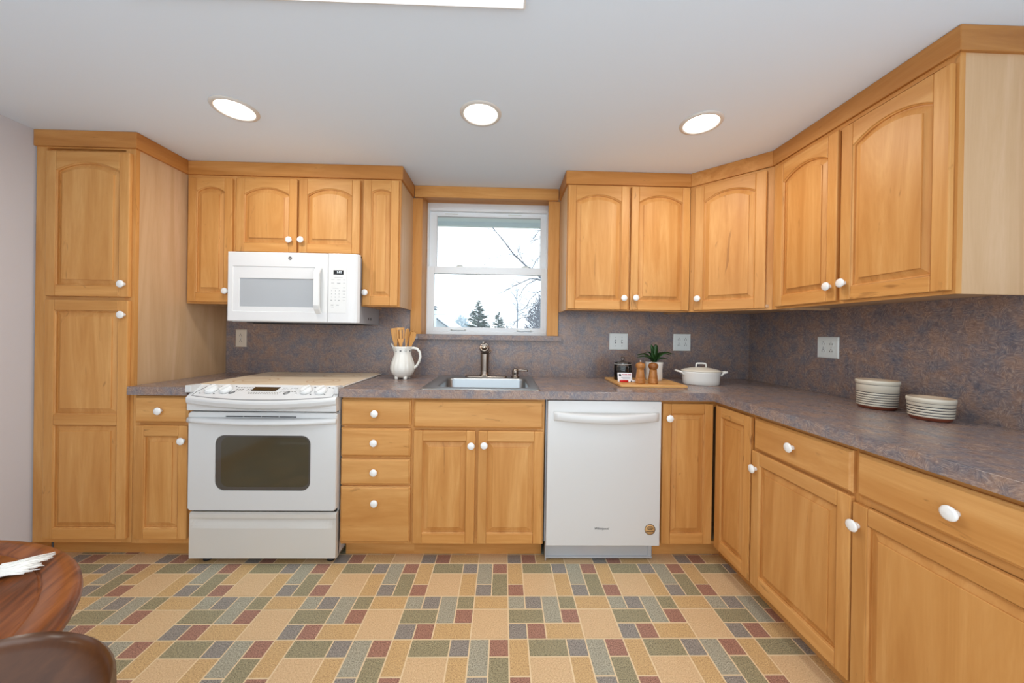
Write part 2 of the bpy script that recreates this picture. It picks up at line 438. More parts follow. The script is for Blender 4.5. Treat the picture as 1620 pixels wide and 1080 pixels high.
# ------------------------------------------------------------------ cabinet doors, drawers, knobs
def knob_mb():
    b = MB()
    Mx = Matrix.Rotation(PI / 2, 4, 'X')   # lathe axis z -> -y
    prof = [(0.0, 0.0), (0.0095, 0.0), (0.0085, 0.004), (0.0075, 0.010), (0.0095, 0.013), (0.0175, 0.0155), (0.0192, 0.0185), (0.0185, 0.0215), (0.013, 0.0245), (0.0, 0.0255)]
    b.lathe(prof, 24, M=Mx); return b
KNOB = None
def knob(parent, x, z, y=-.019):
    global KNOB
    if KNOB is None:
        o = knob_mb().build('knob', white_ceramic, parent, (x, y, z)); KNOB = o
    else:
        o = KNOB.copy(); COL.objects.link(o); o.parent = parent; o.location = (x, y, z)
    return o
TH = 0.019
def opening(x0, x1, z0, z1, rise, d, N=14):
    """opening outline inset by d: bottom-left, bottom-right, then the arch right to left (or square top)."""
    pts = [(x0 + d, z0 + d), (x1 - d, z0 + d)]
    if rise <= 0: return pts + [(x1 - d, z1 - d), (x0 + d, z1 - d)]
    w = x1 - x0; R = w * w / (8 * rise) + rise / 2; cx = (x0 + x1) / 2; cz = z1 - R
    r = R - d; hw = w / 2 - d; a = math.asin(min(1, hw / r))
    return pts + [(cx + r * math.sin(a - 2 * a * i / N), cz + r * math.cos(a - 2 * a * i / N)) for i in range(N + 1)]
def door(parent, x0, x1, z0, z1, arch=False, kn=None, mids=(), name='door', st=0.047, y=0.0, label=None):
    """frame-and-raised-panel door; front face at y-TH. Coordinates in the cabinet's own frame."""
    w, h = x1 - x0, z1 - z0
    b = MB(); yf, yb = -TH, 0.0; e = .004
    bot, top = 0.055, 0.055
    ow = w - 2 * st
    rise = min(.043, .17 * ow) if arch else 0
    # stiles
    def slab(poly, mi): b.prism(poly, yb, yf, 'XZ', mi)
    slab([(0, 0), (st, 0), (st, h), (0, h)], 0); slab([(w - st, 0), (w, 0), (w, h), (w - st, h)], 0)
    slab([(st, 0), (w - st, 0), (w - st, bot), (st, bot)], 1)
    op_top = h - top
    if arch:
        arc = opening(st, w - st, bot, op_top, rise, 0)[2:]
        slab([(st, h)] + list(reversed(arc)) + [(w - st, h)], 1)
    else:
        slab([(st, op_top), (w - st, op_top), (w - st, h), (st, h)], 1)
    for (m0, m1) in mids: slab([(st, m0), (w - st, m0), (w - st, m1), (st, m1)], 1)
    o = b.build(name, [maple_v, maple_h], parent, (x0, y, z0), bevel=.0035, segs=2)
    if label: o['label'] = label
    # raised panels
    cuts = [bot] + [q for m in mids for q in m] + [op_top]
    for k in range(0, len(cuts), 2):
        a, c = cuts[k], cuts[k + 1]; rs = rise if (arch and k == len(cuts) - 2) else 0
        pb = MB()
        prof = [(0.0, -.0175), (.0012, -.0150), (.0045, -.0125), (.0048, -.0055), (.0085, -.0050), (.0300, -.0125), (.0302, -.0170), (.0325, -.0178)]
        loops = [[(p[0], yy, p[1]) for p in opening(st, w - st, a, c, rs, d)] for d, yy in prof]
        pb.loft(loops, 0, False, False, True)
        pb.build('panel', maple_v, o, fix=True)
    if kn: knob(o, kn[0] - x0, kn[1] - z0)
    return o
def drawer(parent, x0, x1, z0, z1, kn=None, name='drawer', y=0.0):
    w, h = x1 - x0, z1 - z0; b = MB()
    loops = []
    for d, yy in ((0, 0), (0, -.010), (.003, -.0125), (.005, -.0135), (.0085, -.0185), (.011, -.019)):
        loops.append([(d, yy, d), (w - d, yy, d), (w - d, yy, h - d), (d, yy, h - d)])
    b.loft(loops, 0, False, True, True)
    o = b.build(name, maple_h, parent, (x0, y, z0))
    if kn: knob(o, kn[0] - x0, kn[1] - z0)
    return o
def carcass(parent, w, depth, z0, z1, bottom_up=0.012, y0=.019, top=True):
    """sides, bottom, top and back behind the face frame, in cabinet coordinates"""
    b = MB(); t = .016
    b.box(.001, t, y0, depth, z0, z1, 0); b.box(w - t, w - .001, y0, depth, z0, z1, 0)
    b.box(t, w - t, y0, depth, z0 + bottom_up, z0 + bottom_up + t, 0)
    if top: b.box(t, w - t, y0, depth, z1 - t, z1, 0)
    b.box(t, w - t, depth - .008, depth, z0 + bottom_up + t, z1 - t, 0)
    return b.build('carcass', veneer, parent)
def face_frame(parent, w, z0, z1, rails=(), stiles=(), st=.036, rt=.036, name='face_frame'):
    b = MB()
    b.box(0, st, 0, .019, z0, z1, 0); b.box(w - st, w, 0, .019, z0, z1, 0)
    b.box(st, w - st, 0, .019, z0, z0 + rt, 1); b.box(st, w - st, 0, .019, z1 - rt, z1, 1)
    for (r0, r1) in rails: b.box(st, w - st, 0, .019, r0, r1, 1)
    for (s0, s1, a, c) in stiles: b.box(s0, s1, .0005, .019, a, c, 0)
    b.box(st, w - st, .0191, .024, z0 + rt, z1 - rt, 0)
    return b.build(name, [maple_v, maple_h], parent)

# ---- tall pantry cabinet at the left
c = thing('pantry_cabinet', (XL + .006, -D_, 0), 0, 'tall maple pantry cabinet with two stacked doors by the left wall', 'cabinet')
w = XP - (XL + .006); ox = XL + .006
carcass(c, w, D_ - .002, .10, ZK0 + .03)
face_frame(c, w, .10, ZK0 + .03, rails=((1.34, 1.38),), st=.052)
door(c, -2.346 - ox, -1.930 - ox, 1.371, 2.112, True, (-1.950 - ox, 1.436), label='upper pantry door with arched panel', st=.05)
door(c, -2.346 - ox, -1.930 - ox, .125, 1.352, False, (-1.948 - ox, 1.279), mids=((.585, .64),), label='lower pantry door with two square panels', st=.05)
MB().box(0.016, w + .002, .075, .09, 0, .10).build('toe_kick', maple_h, c)

# ---- wall cabinets, left run
def wall_cab(name, x0, w, label, z0=1.3655, z1=2.16, stiles=(), depth=U_, loc=None, rz=0):
    c = thing(name, loc or (x0, -depth, 0), rz, label, 'cabinet', None)
    carcass(c, w, depth - .007, z0, z1)
    face_frame(c, w, z0, z1, stiles=stiles)
    return c
x = -1.912; c = wall_cab('wall_cabinet', x, .285, 'slim single-door maple wall cabinet between pantry and microwave')
door(c, -1.895 - x, -1.637 - x, 1.376, 2.119, True, (-1.662 - x, 1.441))
x = -1.626; c = wall_cab('wall_cabinet', x, .757, 'short two-door maple wall cabinet directly above the microwave', z0=1.667, stiles=((.37, .387, 1.68, 2.15),))
door(c, -1.614 - x, -1.254 - x, 1.681, 2.124, True, (-1.290 - x, 1.754))
door(c, -1.240 - x, -.878 - x, 1.681, 2.126, True, (-1.221 - x, 1.756))
x = -.868; c = wall_cab('wall_cabinet', x, .231, 'narrow single-door maple wall cabinet left of the window')
door(c, -.857 - x, -.646 - x, 1.371, 2.130, True, (-.836 - x, 1.447))
# ---- wall cabinets, right run
x = XW2; c = wall_cab('wall_cabinet', x, 1.1535 - XW2, 'two-door maple wall cabinet right of the window', stiles=((.372, .40, 1.37, 2.15),))
door(c, .3885 - x, .764 - x, 1.371, 2.130, True, (.735 - x, 1.441))
door(c, .779 - x, 1.145 - x, 1.371, 2.132, True, (.808 - x, 1.444))
# diagonal corner cabinet
dl = (XR - D_, -U_); dw = (D_ - U_) * math.sqrt(2)
c = thing('wall_cabinet', (dl[0], dl[1], 0), -PI / 4, 'angled single-door maple wall cabinet across the corner', 'cabinet')
b = MB(); R45 = Matrix.Rotation(PI / 4, 4, 'Z')
def dloc(X, Y): v = R45 @ Vector((X - dl[0], Y - dl[1], 0)); return (v.x, v.y)
pent = [dloc(XR - D_ + .005, -U_ + .02), dloc(XR - U_ - .02 + .0, -D_ + .0 + .01), dloc(XR - .007, -D_ + .004), dloc(XR - .007, -.007), dloc(XR - D_ + .004, -.007)]
b.prism(pent, 1.378, 1.394); b.prism(pent, 2.14, 2.156)
b.prism([dloc(XR - D_ + .001, -U_ + .02), dloc(XR - D_ + .016, -U_ + .02), dloc(XR - D_ + .016, -.007), dloc(XR - D_ + .001, -.007)], 1.3655, 2.16)
b.prism([dloc(XR - U_, -D_ + .001), dloc(XR - .007, -D_ + .001), dloc(XR - .007, -D_ + .016), dloc(XR - U_, -D_ + .016)], 1.3655, 2.16)
b.build('carcass', veneer, c)
face_frame(c, dw, 1.3655, 2.16)
door(c, .030, dw - .030, 1.373, 2.124, True, (.055, 1.443), st=.05)
# right wall pair (faces -X)
y0 = -D_ - .001; wr = -YE - D_
c = thing('wall_cabinet', (XR - U_, y0, 0), -PI / 2, 'two-door maple wall cabinet with pale end panel at the right', 'cabinet')
carcass(c, wr, U_ - .007, 1.3655, 2.16); face_frame(c, wr, 1.3655, 2.16, stiles=((wr / 2 - .018, wr / 2 + .018, 1.37, 2.15),))
door(c, .645 + y0, .9895 + y0, 1.377, 2.115, True, (.9625 + y0, 1.443))
door(c, 1.006 + y0, 1.373 + y0, 1.377, 2.112, True, (1.029 + y0, 1.449))

# ---- base cabinets
ZB0, ZB1 = .095, .871
def base_cab(name, x0, w, label, rails=(), stiles=(), loc=None, rz=0, toe=True, top=True):
    c = thing(name, loc or (x0, -D_, 0), rz, label, 'cabinet', None)
    carcass(c, w, D_ - .007, ZB0, ZB1, top=top); face_frame(c, w, ZB0, ZB1, rails=rails, stiles=stiles)
    if toe: MB().box(0, w, .066, .08, 0, ZB0 + .01).build('toe_kick', maple_h, c)
    return c
x = -1.913; c = base_cab('base_cabinet', x, .299, 'small maple base cabinet with drawer left of the range', rails=((.70, .74),))
drawer(c, -1.890 - x, -1.623 - x, .725, .863, (-1.757 - x, .790)); door(c, -1.890 - x, -1.622 - x, .125, .712, False, (-1.640 - x, .637))
x = -.840; c = base_cab('base_cabinet', x, .370, 'maple base cabinet of four stacked drawers right of the range', rails=((.70, .73), (.54, .57), (.39, .42)))
drawer(c, -.839 - x, -.478 - x, .722, .857, (-.661 - x, .787)); drawer(c, -.839 - x, -.478 - x, .560, .708, (-.663 - x, .635))
drawer(c, -.839 - x, -.478 - x, .412, .547, (-.661 - x, .482)); drawer(c, -.839 - x, -.476 - x, .108, .402, (-.656 - x, .322))
x = -.470; c = base_cab('base_cabinet', x, .697, 'maple sink base cabinet with two doors under a long false front', rails=((.69, .73),), stiles=((.325, .355, .10, .70),), top=False)
drawer(c, -.463 - x, .218 - x, .712, .857, None, 'false_front')
door(c, -.461 - x, -.1385 - x, .104, .699, False, (-.159 - x, .624)); door(c, -.1225 - x, .219 - x, .104, .698, False, (-.091 - x, .627))
# corner (lazy susan) cabinet: two doors meeting at the inside corner
XF = XR - D_          # face plane of the right run
c = thing('corner_base_cabinet', (0, 0, 0), 0, 'maple corner base cabinet with two doors meeting at a right angle', 'cabinet')
b = MB(); b.box(.851, XR - .007, -D_ + .019, -.007, ZB0, .111); b.box(XF + .019, XR - .007, -.906, -D_ + .019, ZB0, .111); b.box(.851, .867, -D_ + .019, -.007, .111, ZB1); b.box(XF + .019, XR - .007, -.906, -.890, .111, ZB1)
b.box(.868, XF + .4, -.42, -.41, .111, ZB1); b.box(XF + .19, XF + .2, -.885, -.43, .111, ZB1)
b.build('carcass', veneer, c)
b = MB(); b.box(.851, XF + .019, -D_, -D_ + .019, .835, ZB1, 1); b.box(.851, .862, -D_, -D_ + .019, ZB0, .835, 0); b.box(.862, XF + .01, -D_, -D_ + .019, ZB0, .112, 1)
b.box(XF, XF + .019, -.9075, -D_ - .0, .835, ZB1, 2); b.box(XF, XF + .019, -.9075, -.899, ZB0, .835, 0); b.box(XF, XF + .019, -.899, -D_, ZB0, .112, 2)
b.build('face_frame', [maple_v, maple_h, maple_hy], c)
door(c, .857, 1.1295, .104, .854, False, (.887, .778), y=-D_)
d2 = thing('door', (XF, -D_ - .022, 0), -PI / 2); d2.parent = c
d2['label'] = 'maple corner door on the right-hand run'
_o = door(c, .012, .2750, .098, .850, False, None)
_o.location = (XF, -D_ - .0265, .098); _o.rotation_euler = (0, 0, -PI / 2)
bpy.data.objects.remove(d2)
b = MB(); b.box(.845, XF + .08, -D_ + .066, -D_ + .08, 0, ZB0 + .01, 0); b.box(XF + .066, XF + .08, -.9075, -D_ + .066, 0, ZB0 + .01, 1); b.build('toe_kick', [maple_h, maple_hy], c)
# right run
def right_cab(ya, w, label, **k):
    return base_cab('base_cabinet', 0, w, label, loc=(XF, ya, 0), rz=-PI / 2, **k)
ya = -.9085; c = right_cab(ya, .4635, 'maple base cabinet with one drawer and door beside the corner', rails=((.69, .73),))
drawer(c, .919 + ya, 1.3635 + ya, .713, .852, (1.132 + ya, .786)); door(c, .919 + ya - .010, 1.3625 + ya, .100, .703, False, (.934 + ya, .627))
ya = -1.373; c = right_cab(ya, .500, 'maple base cabinet nearest the camera, cut off by the frame', rails=((.69, .73),))
drawer(c, 1.379 + ya, 1.864 + ya, .716, .852, (1.628 + ya, .784)); door(c, 1.363 + ya + .006, 1.864 + ya, .100, .690, False, (1.386 + ya, .621))

# ------------------------------------------------------------------ countertops (left piece, and the L-shaped piece with sink cut-out)
ZT0, SKT = .8725, .0
def counter(name, boxes, edges, label):
    c = thing(name, (0, 0, 0), 0, label, 'countertop')
    b = MB()
    for q in boxes: b.box(*q, ZT0, ZCT)
    b.build('worktop', lam, c)
    b = MB()
    for (p0, p1) in edges: b.box(p0[0], p1[0], p0[1], p1[1], ZT0 - .001, ZCT - .0012)
    b.build('edge_strip', lam, c, bevel=.0006, segs=1)
    return c
counter('countertop', [(-1.911, -1.6125, -CT + .003, -.0065)], [((-1.911, -CT - .0005), (-1.6125, -CT + .0025))], 'short mottled laminate countertop between pantry and range')
SX0, SX1, SY0, SY1 = -.372, .158, -.555, -.095     # sink cut-out
CXI = XR - CT
counter('countertop', [(-.8435, SX0, -CT + .003, -.0065), (SX1, CXI + .003, -CT + .003, -.0065), (SX0, SX1, -CT + .003, SY0), (SX0, SX1, SY1, -.0065), (CXI + .003, XR - .0065, -1.872, -.0065)],
        [((-.8435, -CT - .0005), (CXI - .0005, -CT + .0025)), ((CXI - .0005, -1.872), (CXI + .0025, -CT + .0025))], 'long L-shaped mottled laminate countertop with the sink')
# ------------------------------------------------------------------ window
win = thing('window_1'); win['kind'] = 'structure'
YW = .14
fx0, fx1, fz0, fz1 = WX0 + .001, WX1 - .001, WZ0 + .001, WZ1 - .001
b = MB()    # casing boards (wood) and jambs
b.box(-.647, -.574, -.022, -.0005, 1.2005, ZK0 + .004); b.box(.305, .384, -.022, -.0005, 1.2005, ZK0 + .004)
b.build('casing', maple_v, win, bevel=.0015, segs=1)
b = MB()
b.box(WX0 + .0005, WX0 + .004, -.002, YW, 1.2005, WZ1 - .001); b.box(WX1 - .004, WX1 - .0005, -.002, YW, 1.2005, WZ1 - .001)
b.build('jamb', maple_v, win); 
MB().box(WX0 + .004, WX1 - .004, -.002, YW, WZ1 - .006, WZ1 - .0005).build('head_jamb', maple_h, win)
b = MB(); b.box(-.592, .406, -.034, -.0065, 1.166, 1.2); b.box(WX0 + .001, WX1 - .001, -.0065, YW, 1.1965, 1.2)
b.build('sill', lam, win)
def ring(b, x0, x1, z0, z1, y0, y1, sw, tw, bw, mi=0):
    b.box(x0, x0 + sw, y0, y1, z0, z1, mi); b.box(x1 - sw, x1, y0, y1, z0, z1, mi)
    b.box(x0 + sw, x1 - sw, y0, y1, z0, z0 + bw, mi); b.box(x0 + sw, x1 - sw, y0, y1, z1 - tw, z1, mi)
b = MB(); ring(b, WX0 + .004, WX1 - .004, 1.2, WZ1 - .006, YW, YW + .055, .012, .058, .024)
b.box(WX0 + .016, WX1 - .016, YW - .004, YW + .01, WZ1 - .05, WZ1 - .03)
b.build('window_frame', vinyl, win, bevel=.002)
us = MB(); ring(us, -.562, .322, 1.655, 2.126, .172, .195, .053, .040, .05); us = us.build('upper_sash', vinyl, win, bevel=.002)
ls = MB(); ring(ls, -.562, .320, 1.224, 1.704, .145, .170, .043, .052, .030); ls = ls.build('lower_sash', vinyl, win, bevel=.002)
MB().box(-.509, .272, .182, .185, 1.704, 2.087).build('pane', pane_glass, us)
MB().box(-.520, .278, .156, .159, 1.253, 1.653).build('pane', pane_glass, ls)
b = MB(); ring(b, -.512, .275, 1.70, 2.09, .176, .182, .006, .008, .004); b.build('glazing_bead', grey_metal, us)
for xx in (-.40, .075):
    MB().box(xx - .05, xx + .05, .140, .146, 2.098, 2.108).build('tilt_latch', plate_white, us, loc=(0, .028, 0), bevel=.002)
for xx in (-.335, .155):
    l = MB(); l.box(xx - .028, xx + .028, .147, .172, 1.704, 1.710); l.tube([(xx - .02, .16, 1.712), (xx, .157, 1.716), (xx + .022, .15, 1.714)], .004, 8)
    l.build('sash_lock', plate_white, ls)
for xx in (-.335, .155):
    l = MB(); l.box(xx - .055, xx + .055, .133, .145, 1.231, 1.236); l.box(xx - .055, xx - .045, .133, .146, 1.229, 1.241); l.box(xx + .045, xx + .055, .133, .146, 1.229, 1.241)
    l.build('sash_lift', plate_white, ls, bevel=.001)

# ------------------------------------------------------------------ ceiling lights
def downlight(x, y, label):
    t = thing('recessed_light', (x, y, ZC), 0, label, 'ceiling light', 'recessed downlights in the kitchen ceiling')
    b = MB(); b.lathe([(.077, -.0005), (.077, -.006), (.082, -.008), (.092, -.005), (.095, -.0005)], 48, cap=False); b.build('trim_ring', trim_metal, t)
    MB().lathe([(.0, -.003), (.05, -.0045), (.0768, -.0025), (.0768, -.0005), (0, -.0005)], 48).build('lens', lens_warm, t)
    L = bpy.data.lights.new('lamp', 'AREA'); L.shape = 'DISK'; L.size = .14; L.energy = CAN_W; L.color = WARM
    o = bpy.data.objects.new('lamp', L); COL.objects.link(o); o.parent = t; o.location = (0, 0, -.012)
downlight(-1.245, -.835, 'round recessed downlight in the ceiling in front of the microwave')
downlight(-.119, -.856, 'round recessed downlight in the ceiling in front of the window')
downlight(.920, -.835, 'round recessed downlight in the ceiling near the right wall cabinets')
t = thing('ceiling_light_panel', (-.555, -1.70, ZC), 0, 'flat white rectangular light panel at the top edge of the photo', 'ceiling light')
b = MB(); b.box(-.608, .608, -.303, .303, -.014, -.0005); b.build('frame', white_plastic, t, bevel=.002)
MB().box(-.600, .600, -.296, .296, -.0165, -.0142).build('diffuser', lens_cool, t)
L = bpy.data.lights.new('tube', 'AREA'); L.shape = 'RECTANGLE'; L.size = 1.18; L.size_y = .58; L.energy = PANEL_W; L.color = COOL
o = bpy.data.objects.new('tube', L); COL.objects.link(o); o.parent = t; o.location = (0, 0, -.022)

# ------------------------------------------------------------------ helpers for things built in world coordinates
def wb(mb, name, m, root, **k):
    """link a mesh written in world coordinates as a part of an (unrotated) thing"""
    return mb.build(name, m, root, loc=tuple(-root.location), **k)
def sub(mb, name, m, part, **k):
    return mb.build(name, m, part, **k)
def rrect(x0, x1, y0, y1, r, n=6):
    pts = []
    for cx, cy, a0 in ((x1 - r, y1 - r, 0), (x0 + r, y1 - r, 90), (x0 + r, y0 + r, 180), (x1 - r, y0 + r, 270)):
        for i in range(n + 1):
            a = math.radians(a0 + 90 * i / n); pts.append((cx + r * math.cos(a), cy + r * math.sin(a)))
    return pts

# ------------------------------------------------------------------ kitchen range
RX0, RX1 = -1.599, -.846
rg = thing('kitchen_range', (-1.22, -.33, 0), 0, 'white slide-in electric range with glass cooktop and oven window', 'range')
b = MB(); b.box(RX0 + .006, RX1 - .006, -.612, -.02, .035, .912); wb(b, 'body', range_enamel, rg, bevel=.003)
for fx in (RX0 + .06, RX1 - .05):
    for fy in (-.59, -.10):
        wb(MB().lathe([(.019, 0), (.021, .004), (.021, .012), (.011, .014), (.011, .034)], 16, (fx, fy, 0)), 'foot', black_plastic, rg)
b = MB(); b.box(RX0 - .012, RX1 + .006, -.598, -.014, .9155, .9215)
ct = wb(b, 'cooktop', cook_edge, rg, bevel=.002)
sub(MB().prism(rrect(RX0 - .002, RX1 - .004, -.592, -.022, .012), .9216, .9245), 'glass_top', cook_glass, ct)
for (cx, cy, r) in ((-1.41, -.43, .105), (-1.03, -.43, .085), (-1.40, -.17, .08), (-1.04, -.17, .11)):
    rb = MB()
    for rr in (r, r * .62):
        rb.lathe([(rr - .004, .9246), (rr - .003, .9249), (rr + .003, .9249), (rr + .004, .9246)], 48, (cx, cy, 0), cap=False)
    sub(rb, 'burner_ring', cook_ring, ct)
def bulge(t): return 1 - t * t
def across(x0, x1, sec, n=24):
    L = []
    for i in range(n + 1):
        t = -1 + 2 * i / n; x = (x0 + x1) / 2 + t * (x1 - x0) / 2
        L.append([(x, y, z) for (y, z) in sec(t)])
    return L
def panel_sec(t):
    q = bulge(t)
    return [(-.590, .925), (-.664 - .036 * q, .871 - .014 * q), (-.669 - .036 * q, .866 - .014 * q), (-.670 - .036 * q, .858 - .016 * q), (-.668 - .030 * q, .842 - .020 * q), (-.662 - .010 * q, .832 - .024 * q), (-.662, .815), (-.661, .799), (-.600, .799), (-.590, .90)]
b = MB(); b.loft(across(RX0 + .002, RX1 - .002, panel_sec), 0, False, True, True)
b.box(RX0 - .012, RX0 + .018, -.657, -.592, .890, .926); b.box(RX1 - .018, RX1 + .0015, -.657, -.592, .890, .926)
cp = wb(b, 'control_panel', range_enamel, rg, bevel=.002)
def on_panel(x, s, h=0.0):
    """matrix of a point on the sloping panel: s = distance from the rear edge"""
    t = (x - (RX0 + RX1) / 2) / ((RX1 - RX0) / 2); q = bulge(t)
    sl = math.atan2(.054 + .014 * q, .074 + .036 * q); h = h + .0006
    return Matrix.Translation((x, -.590 - s * math.cos(sl) - h * math.sin(sl), .925 - s * math.sin(sl) + h * math.cos(sl))) @ Matrix.Rotation(sl, 4, 'X')
seam = [(RX0 + .07, -.594, .9236), (RX0 + .03, -.640, .890)]
for i in range(21):
    t = -1 + 2 * i / 20; q = bulge(t); seam.append(((RX0 + RX1) / 2 + t * .352, -.660 - .034 * q, .8755 - .013 * q))
seam.append((RX1 - .022, -.635, .893))
sub(MB().tube(seam, .0012, 6), 'panel_seam', dark_gap, cp)
for x in (-1.501, -1.427, -1.019, -.944):
    M = on_panel(x, .045, .001)
    kb = MB(); kb.lathe([(.031, 0), (.031, .003), (.027, .009), (.024, .013), (0, .0145)], 32, M=M)
    Mk = M @ Matrix.Rotation(math.radians(-32), 4, 'Z')
    loops = []
    for (yy, hw, h) in ((-.029, .004, .006), (-.024, .006, .020), (0, .008, .025), (.024, .006, .021), (.029, .004, .006)):
        loops.append([tuple(Mk @ Vector(p)) for p in ((-hw - .003, yy, .006), (hw + .003, yy, .006), (hw, yy, h), (-hw, yy, h))])
    kb.loft(loops, 0, False, True, True)
    wb(kb, 'burner_knob', white_plastic, rg, bevel=.0015)
b = MB(); 
b.add([(-.064, .018, .0012), (-.070, -.012, .0012), (.056, -.012, .0012), (.068, .018, .0012)], [(0, 1, 2, 3)], M=on_panel(-1.228, .040))
b.add([(-.064, .018, -.002), (-.070, -.012, -.002), (.056, -.012, -.002), (.068, .018, -.002)], [(3, 2, 1, 0)], M=on_panel(-1.228, .040))
for i in range(4):
    pass
sub(b, 'display', display_glass, cp)
for x in (-1.385, -1.109):
    M = on_panel(x, .066, .0008) @ Matrix.Rotation(.5, 4, 'Z'); b = MB()
    for i in range(24):
        a0, a1 = 2 * PI * i / 24, 2 * PI * (i + 1) / 24
        b.add([M @ Vector((r * math.cos(a) * 1.25, r * math.sin(a) * .8, .0006)) for a, r in ((a0, .009), (a1, .009), (a1, .012), (a0, .012))], [(0, 1, 2, 3)])
    b.box(-.009, .009, -.0012, .0012, 0, .0006, M=M)
    sub(b, 'touch_button', ink, cp, fix=False)
b = MB()
for (x, s) in ((-1.545, .070), (-1.47, .075), (-1.41, .072), (-1.06, .066), (-.985, .072), (-.915, .072), (-1.465, .020), (-1.39, .020), (-.985, .018), (-.91, .018), (-.89, .022)):
    b.box(-.0035, .0035, -.002, .002, .0004, .001, M=on_panel(x, s))
for i in range(6):
    for j in range(3):
        for xx in (-1.372 + i * .014, -1.142 + i * .014):
            if rnd.random() < .8: b.box(-.0045, .0045, -.0012, .0012, .0004, .0009, 1, M=on_panel(xx, .028 + j * .013))
for i in range(13): b.box(-.003, .003, -.001, .001, .0004, .0009, 1, M=on_panel(-1.30 + i * .013, .064)); b.box(-.003, .003, -.001, .001, .0004, .0009, 1, M=on_panel(-1.295 + i * .012, .074))
sub(b, 'panel_lettering', [ink, dial_ink], cp)
# oven door
b = MB()
wx0, wx1, wz0, wz1 = -1.459, -.979, .391, .674
hole = [(x, z) for x, z in rrect(wx0, wx1, wz0, wz1, .045, 8)]
out = []
cxm, czm = (wx0 + wx1) / 2, (wz0 + wz1) / 2
for (x, z) in hole:   # outer outline with the same vertex count
    a = math.atan2((z - czm) / (wz1 - wz0), (x - cxm) / (wx1 - wx0)); 
    ux, uz = math.cos(a), math.sin(a); k = 1 / max(abs(ux), abs(uz))
    out.append(((RX0 + RX1) / 2 + k * ux * (RX1 - RX0 - .004) / 2, .539 + k * uz * .253))
b.loft([[(x, -.615, z) for x, z in out], [(x, -.648, z) for x, z in out], [((RX0 + RX1) / 2 + (x - (RX0 + RX1) / 2) * .99, -.654, .539 + (z - .539) * .985) for x, z in out], [(x, -.654, z) for x, z in hole], [(x, -.630, z) for x, z in hole]], 0)
od = wb(b, 'oven_door', range_enamel, rg)
sub(MB().prism(rrect(wx0 + .001, wx1 - .001, wz0 + .001, wz1 - .001, .044, 8), -.640, -.6505, 'XZ'), 'oven_window', oven_rim, od)
sub(MB().prism(rrect(wx0 + .028, wx1 - .010, wz0 + .018, wz1 - .010, .036, 8), -.6506, -.6512, 'XZ'), 'window_pane', oven_glass, od)
def handle_sec(t):
    q = bulge(t)
    return [(-.654, .765), (-.660 - .026 * q, .762 - .004 * q), (-.664 - .034 * q, .752 - .006 * q), (-.663 - .034 * q, .742 - .007 * q), (-.659 - .024 * q, .737 - .007 * q), (-.654, .738)]
sub(MB().loft(across(RX0 + .002, RX1 - .002, handle_sec), 0, True, True, True), 'oven_handle', range_enamel, od)
b = MB()
for i in range(4): b.box(-1.405 + i * .089, -1.405 + i * .089 + .085, -.6565, -.650, .7685, .7725)
sub(b, 'vent_slot', dark_gap, od)
wb(MB().box(RX0 + .012, RX1 - .012, -.632, -.605, .791, .799), 'door_gap', dark_gap, rg)
wb(MB().box(RX0 + .012, RX1 - .012, -.626, -.605, .272, .287), 'drawer_gap', dark_gap, rg)
def drawer_sec(t):
    k = 1 - abs(t) ** 10
    return [(-.60, .030), (-.632, .030), (-.640, .036), (-.640, .19), (-.640 + .005 * k, .205), (-.640 + .016 * k, .232), (-.640 + .017 * k, .240), (-.640, .243), (-.640, .262), (-.632, .272), (-.60, .272)]
wb(MB().loft(across(RX0 + .003, RX1 - .006, drawer_sec, 40), 0, False, True, True), 'storage_drawer', warm_lit_white, rg)

# ------------------------------------------------------------------ over-the-range microwave
mw = thing('microwave', (-1.22, -.2, 1.258), 0, 'white over-the-range microwave mounted under the short cabinet', 'microwave')
MX0, MX1 = -1.592, -.834; MZ0, MZ1 = 1.262, 1.662; MY = -.418
b = MB(); b.box(MX0 + .006, -.868, -.384, -.0075, MZ0 - .004, MZ1 - .004)
mbody = wb(b, 'body', mw_side, mw, bevel=.002)
for yy in (-.20, -.16): sub(MB().box(-.8685, -.8669, yy, yy + .008, 1.285, 1.300), 'side_slot', ink, mbody)
b = MB(); b.box(-1.52, -.90, -.36, -.05, MZ0 - .009, MZ0 - .0045); b.box(-1.50, -1.30, -.34, -.22, MZ0 - .012, MZ0 - .009); b.box(-1.12, -.93, -.34, -.22, MZ0 - .012, MZ0 - .009)
sub(b, 'grease_filter', dark_gap, mbody)
DXR = -1.019
# door with recessed panel and window
b = MB()
def rect(x0, x1, z0, z1, y): return [(x0, y, z0), (x1, y, z0), (x1, y, z1), (x0, y, z1)]
b.loft([rect(MX0, DXR - .001, MZ0, MZ1, -.384), rect(MX0, DXR - .001, MZ0, MZ1, MY + .004), rect(MX0 + .004, DXR - .002, MZ0 + .004, MZ1 - .004, MY), rect(-1.563, -1.066, 1.318, 1.580, MY), rect(-1.561, -1.068, 1.320, 1.578, MY + .0035),
        rect(-1.528, -1.102, 1.345, 1.512, MY + .0035), rect(-1.526, -1.104, 1.347, 1.510, MY + .008)], 0, False, True, False)
dr = wb(b, 'door', white_enamel, mw)
sub(MB().box(-1.527, -1.103, MY + .0078, MY + .012, 1.346, 1.511), 'door_window', mw_glass, dr)
hb = MB()
hl = []
for i in range(13):
    t = i / 12; z = 1.312 + t * .272; q = min(1, 5.5 * min(t, 1 - t)); y = MY - .004 - .030 * math.sin(q * PI / 2)
    hl.append([(-1.088, y + .012, z), (-1.086, y, z), (-1.056, y + .002, z), (-1.052, y + .012, z)])
hb.loft(hl, 0, False, True, True)
hb.box(-1.066, -1.022, MY - .0005, MY + .004, 1.318, 1.580)
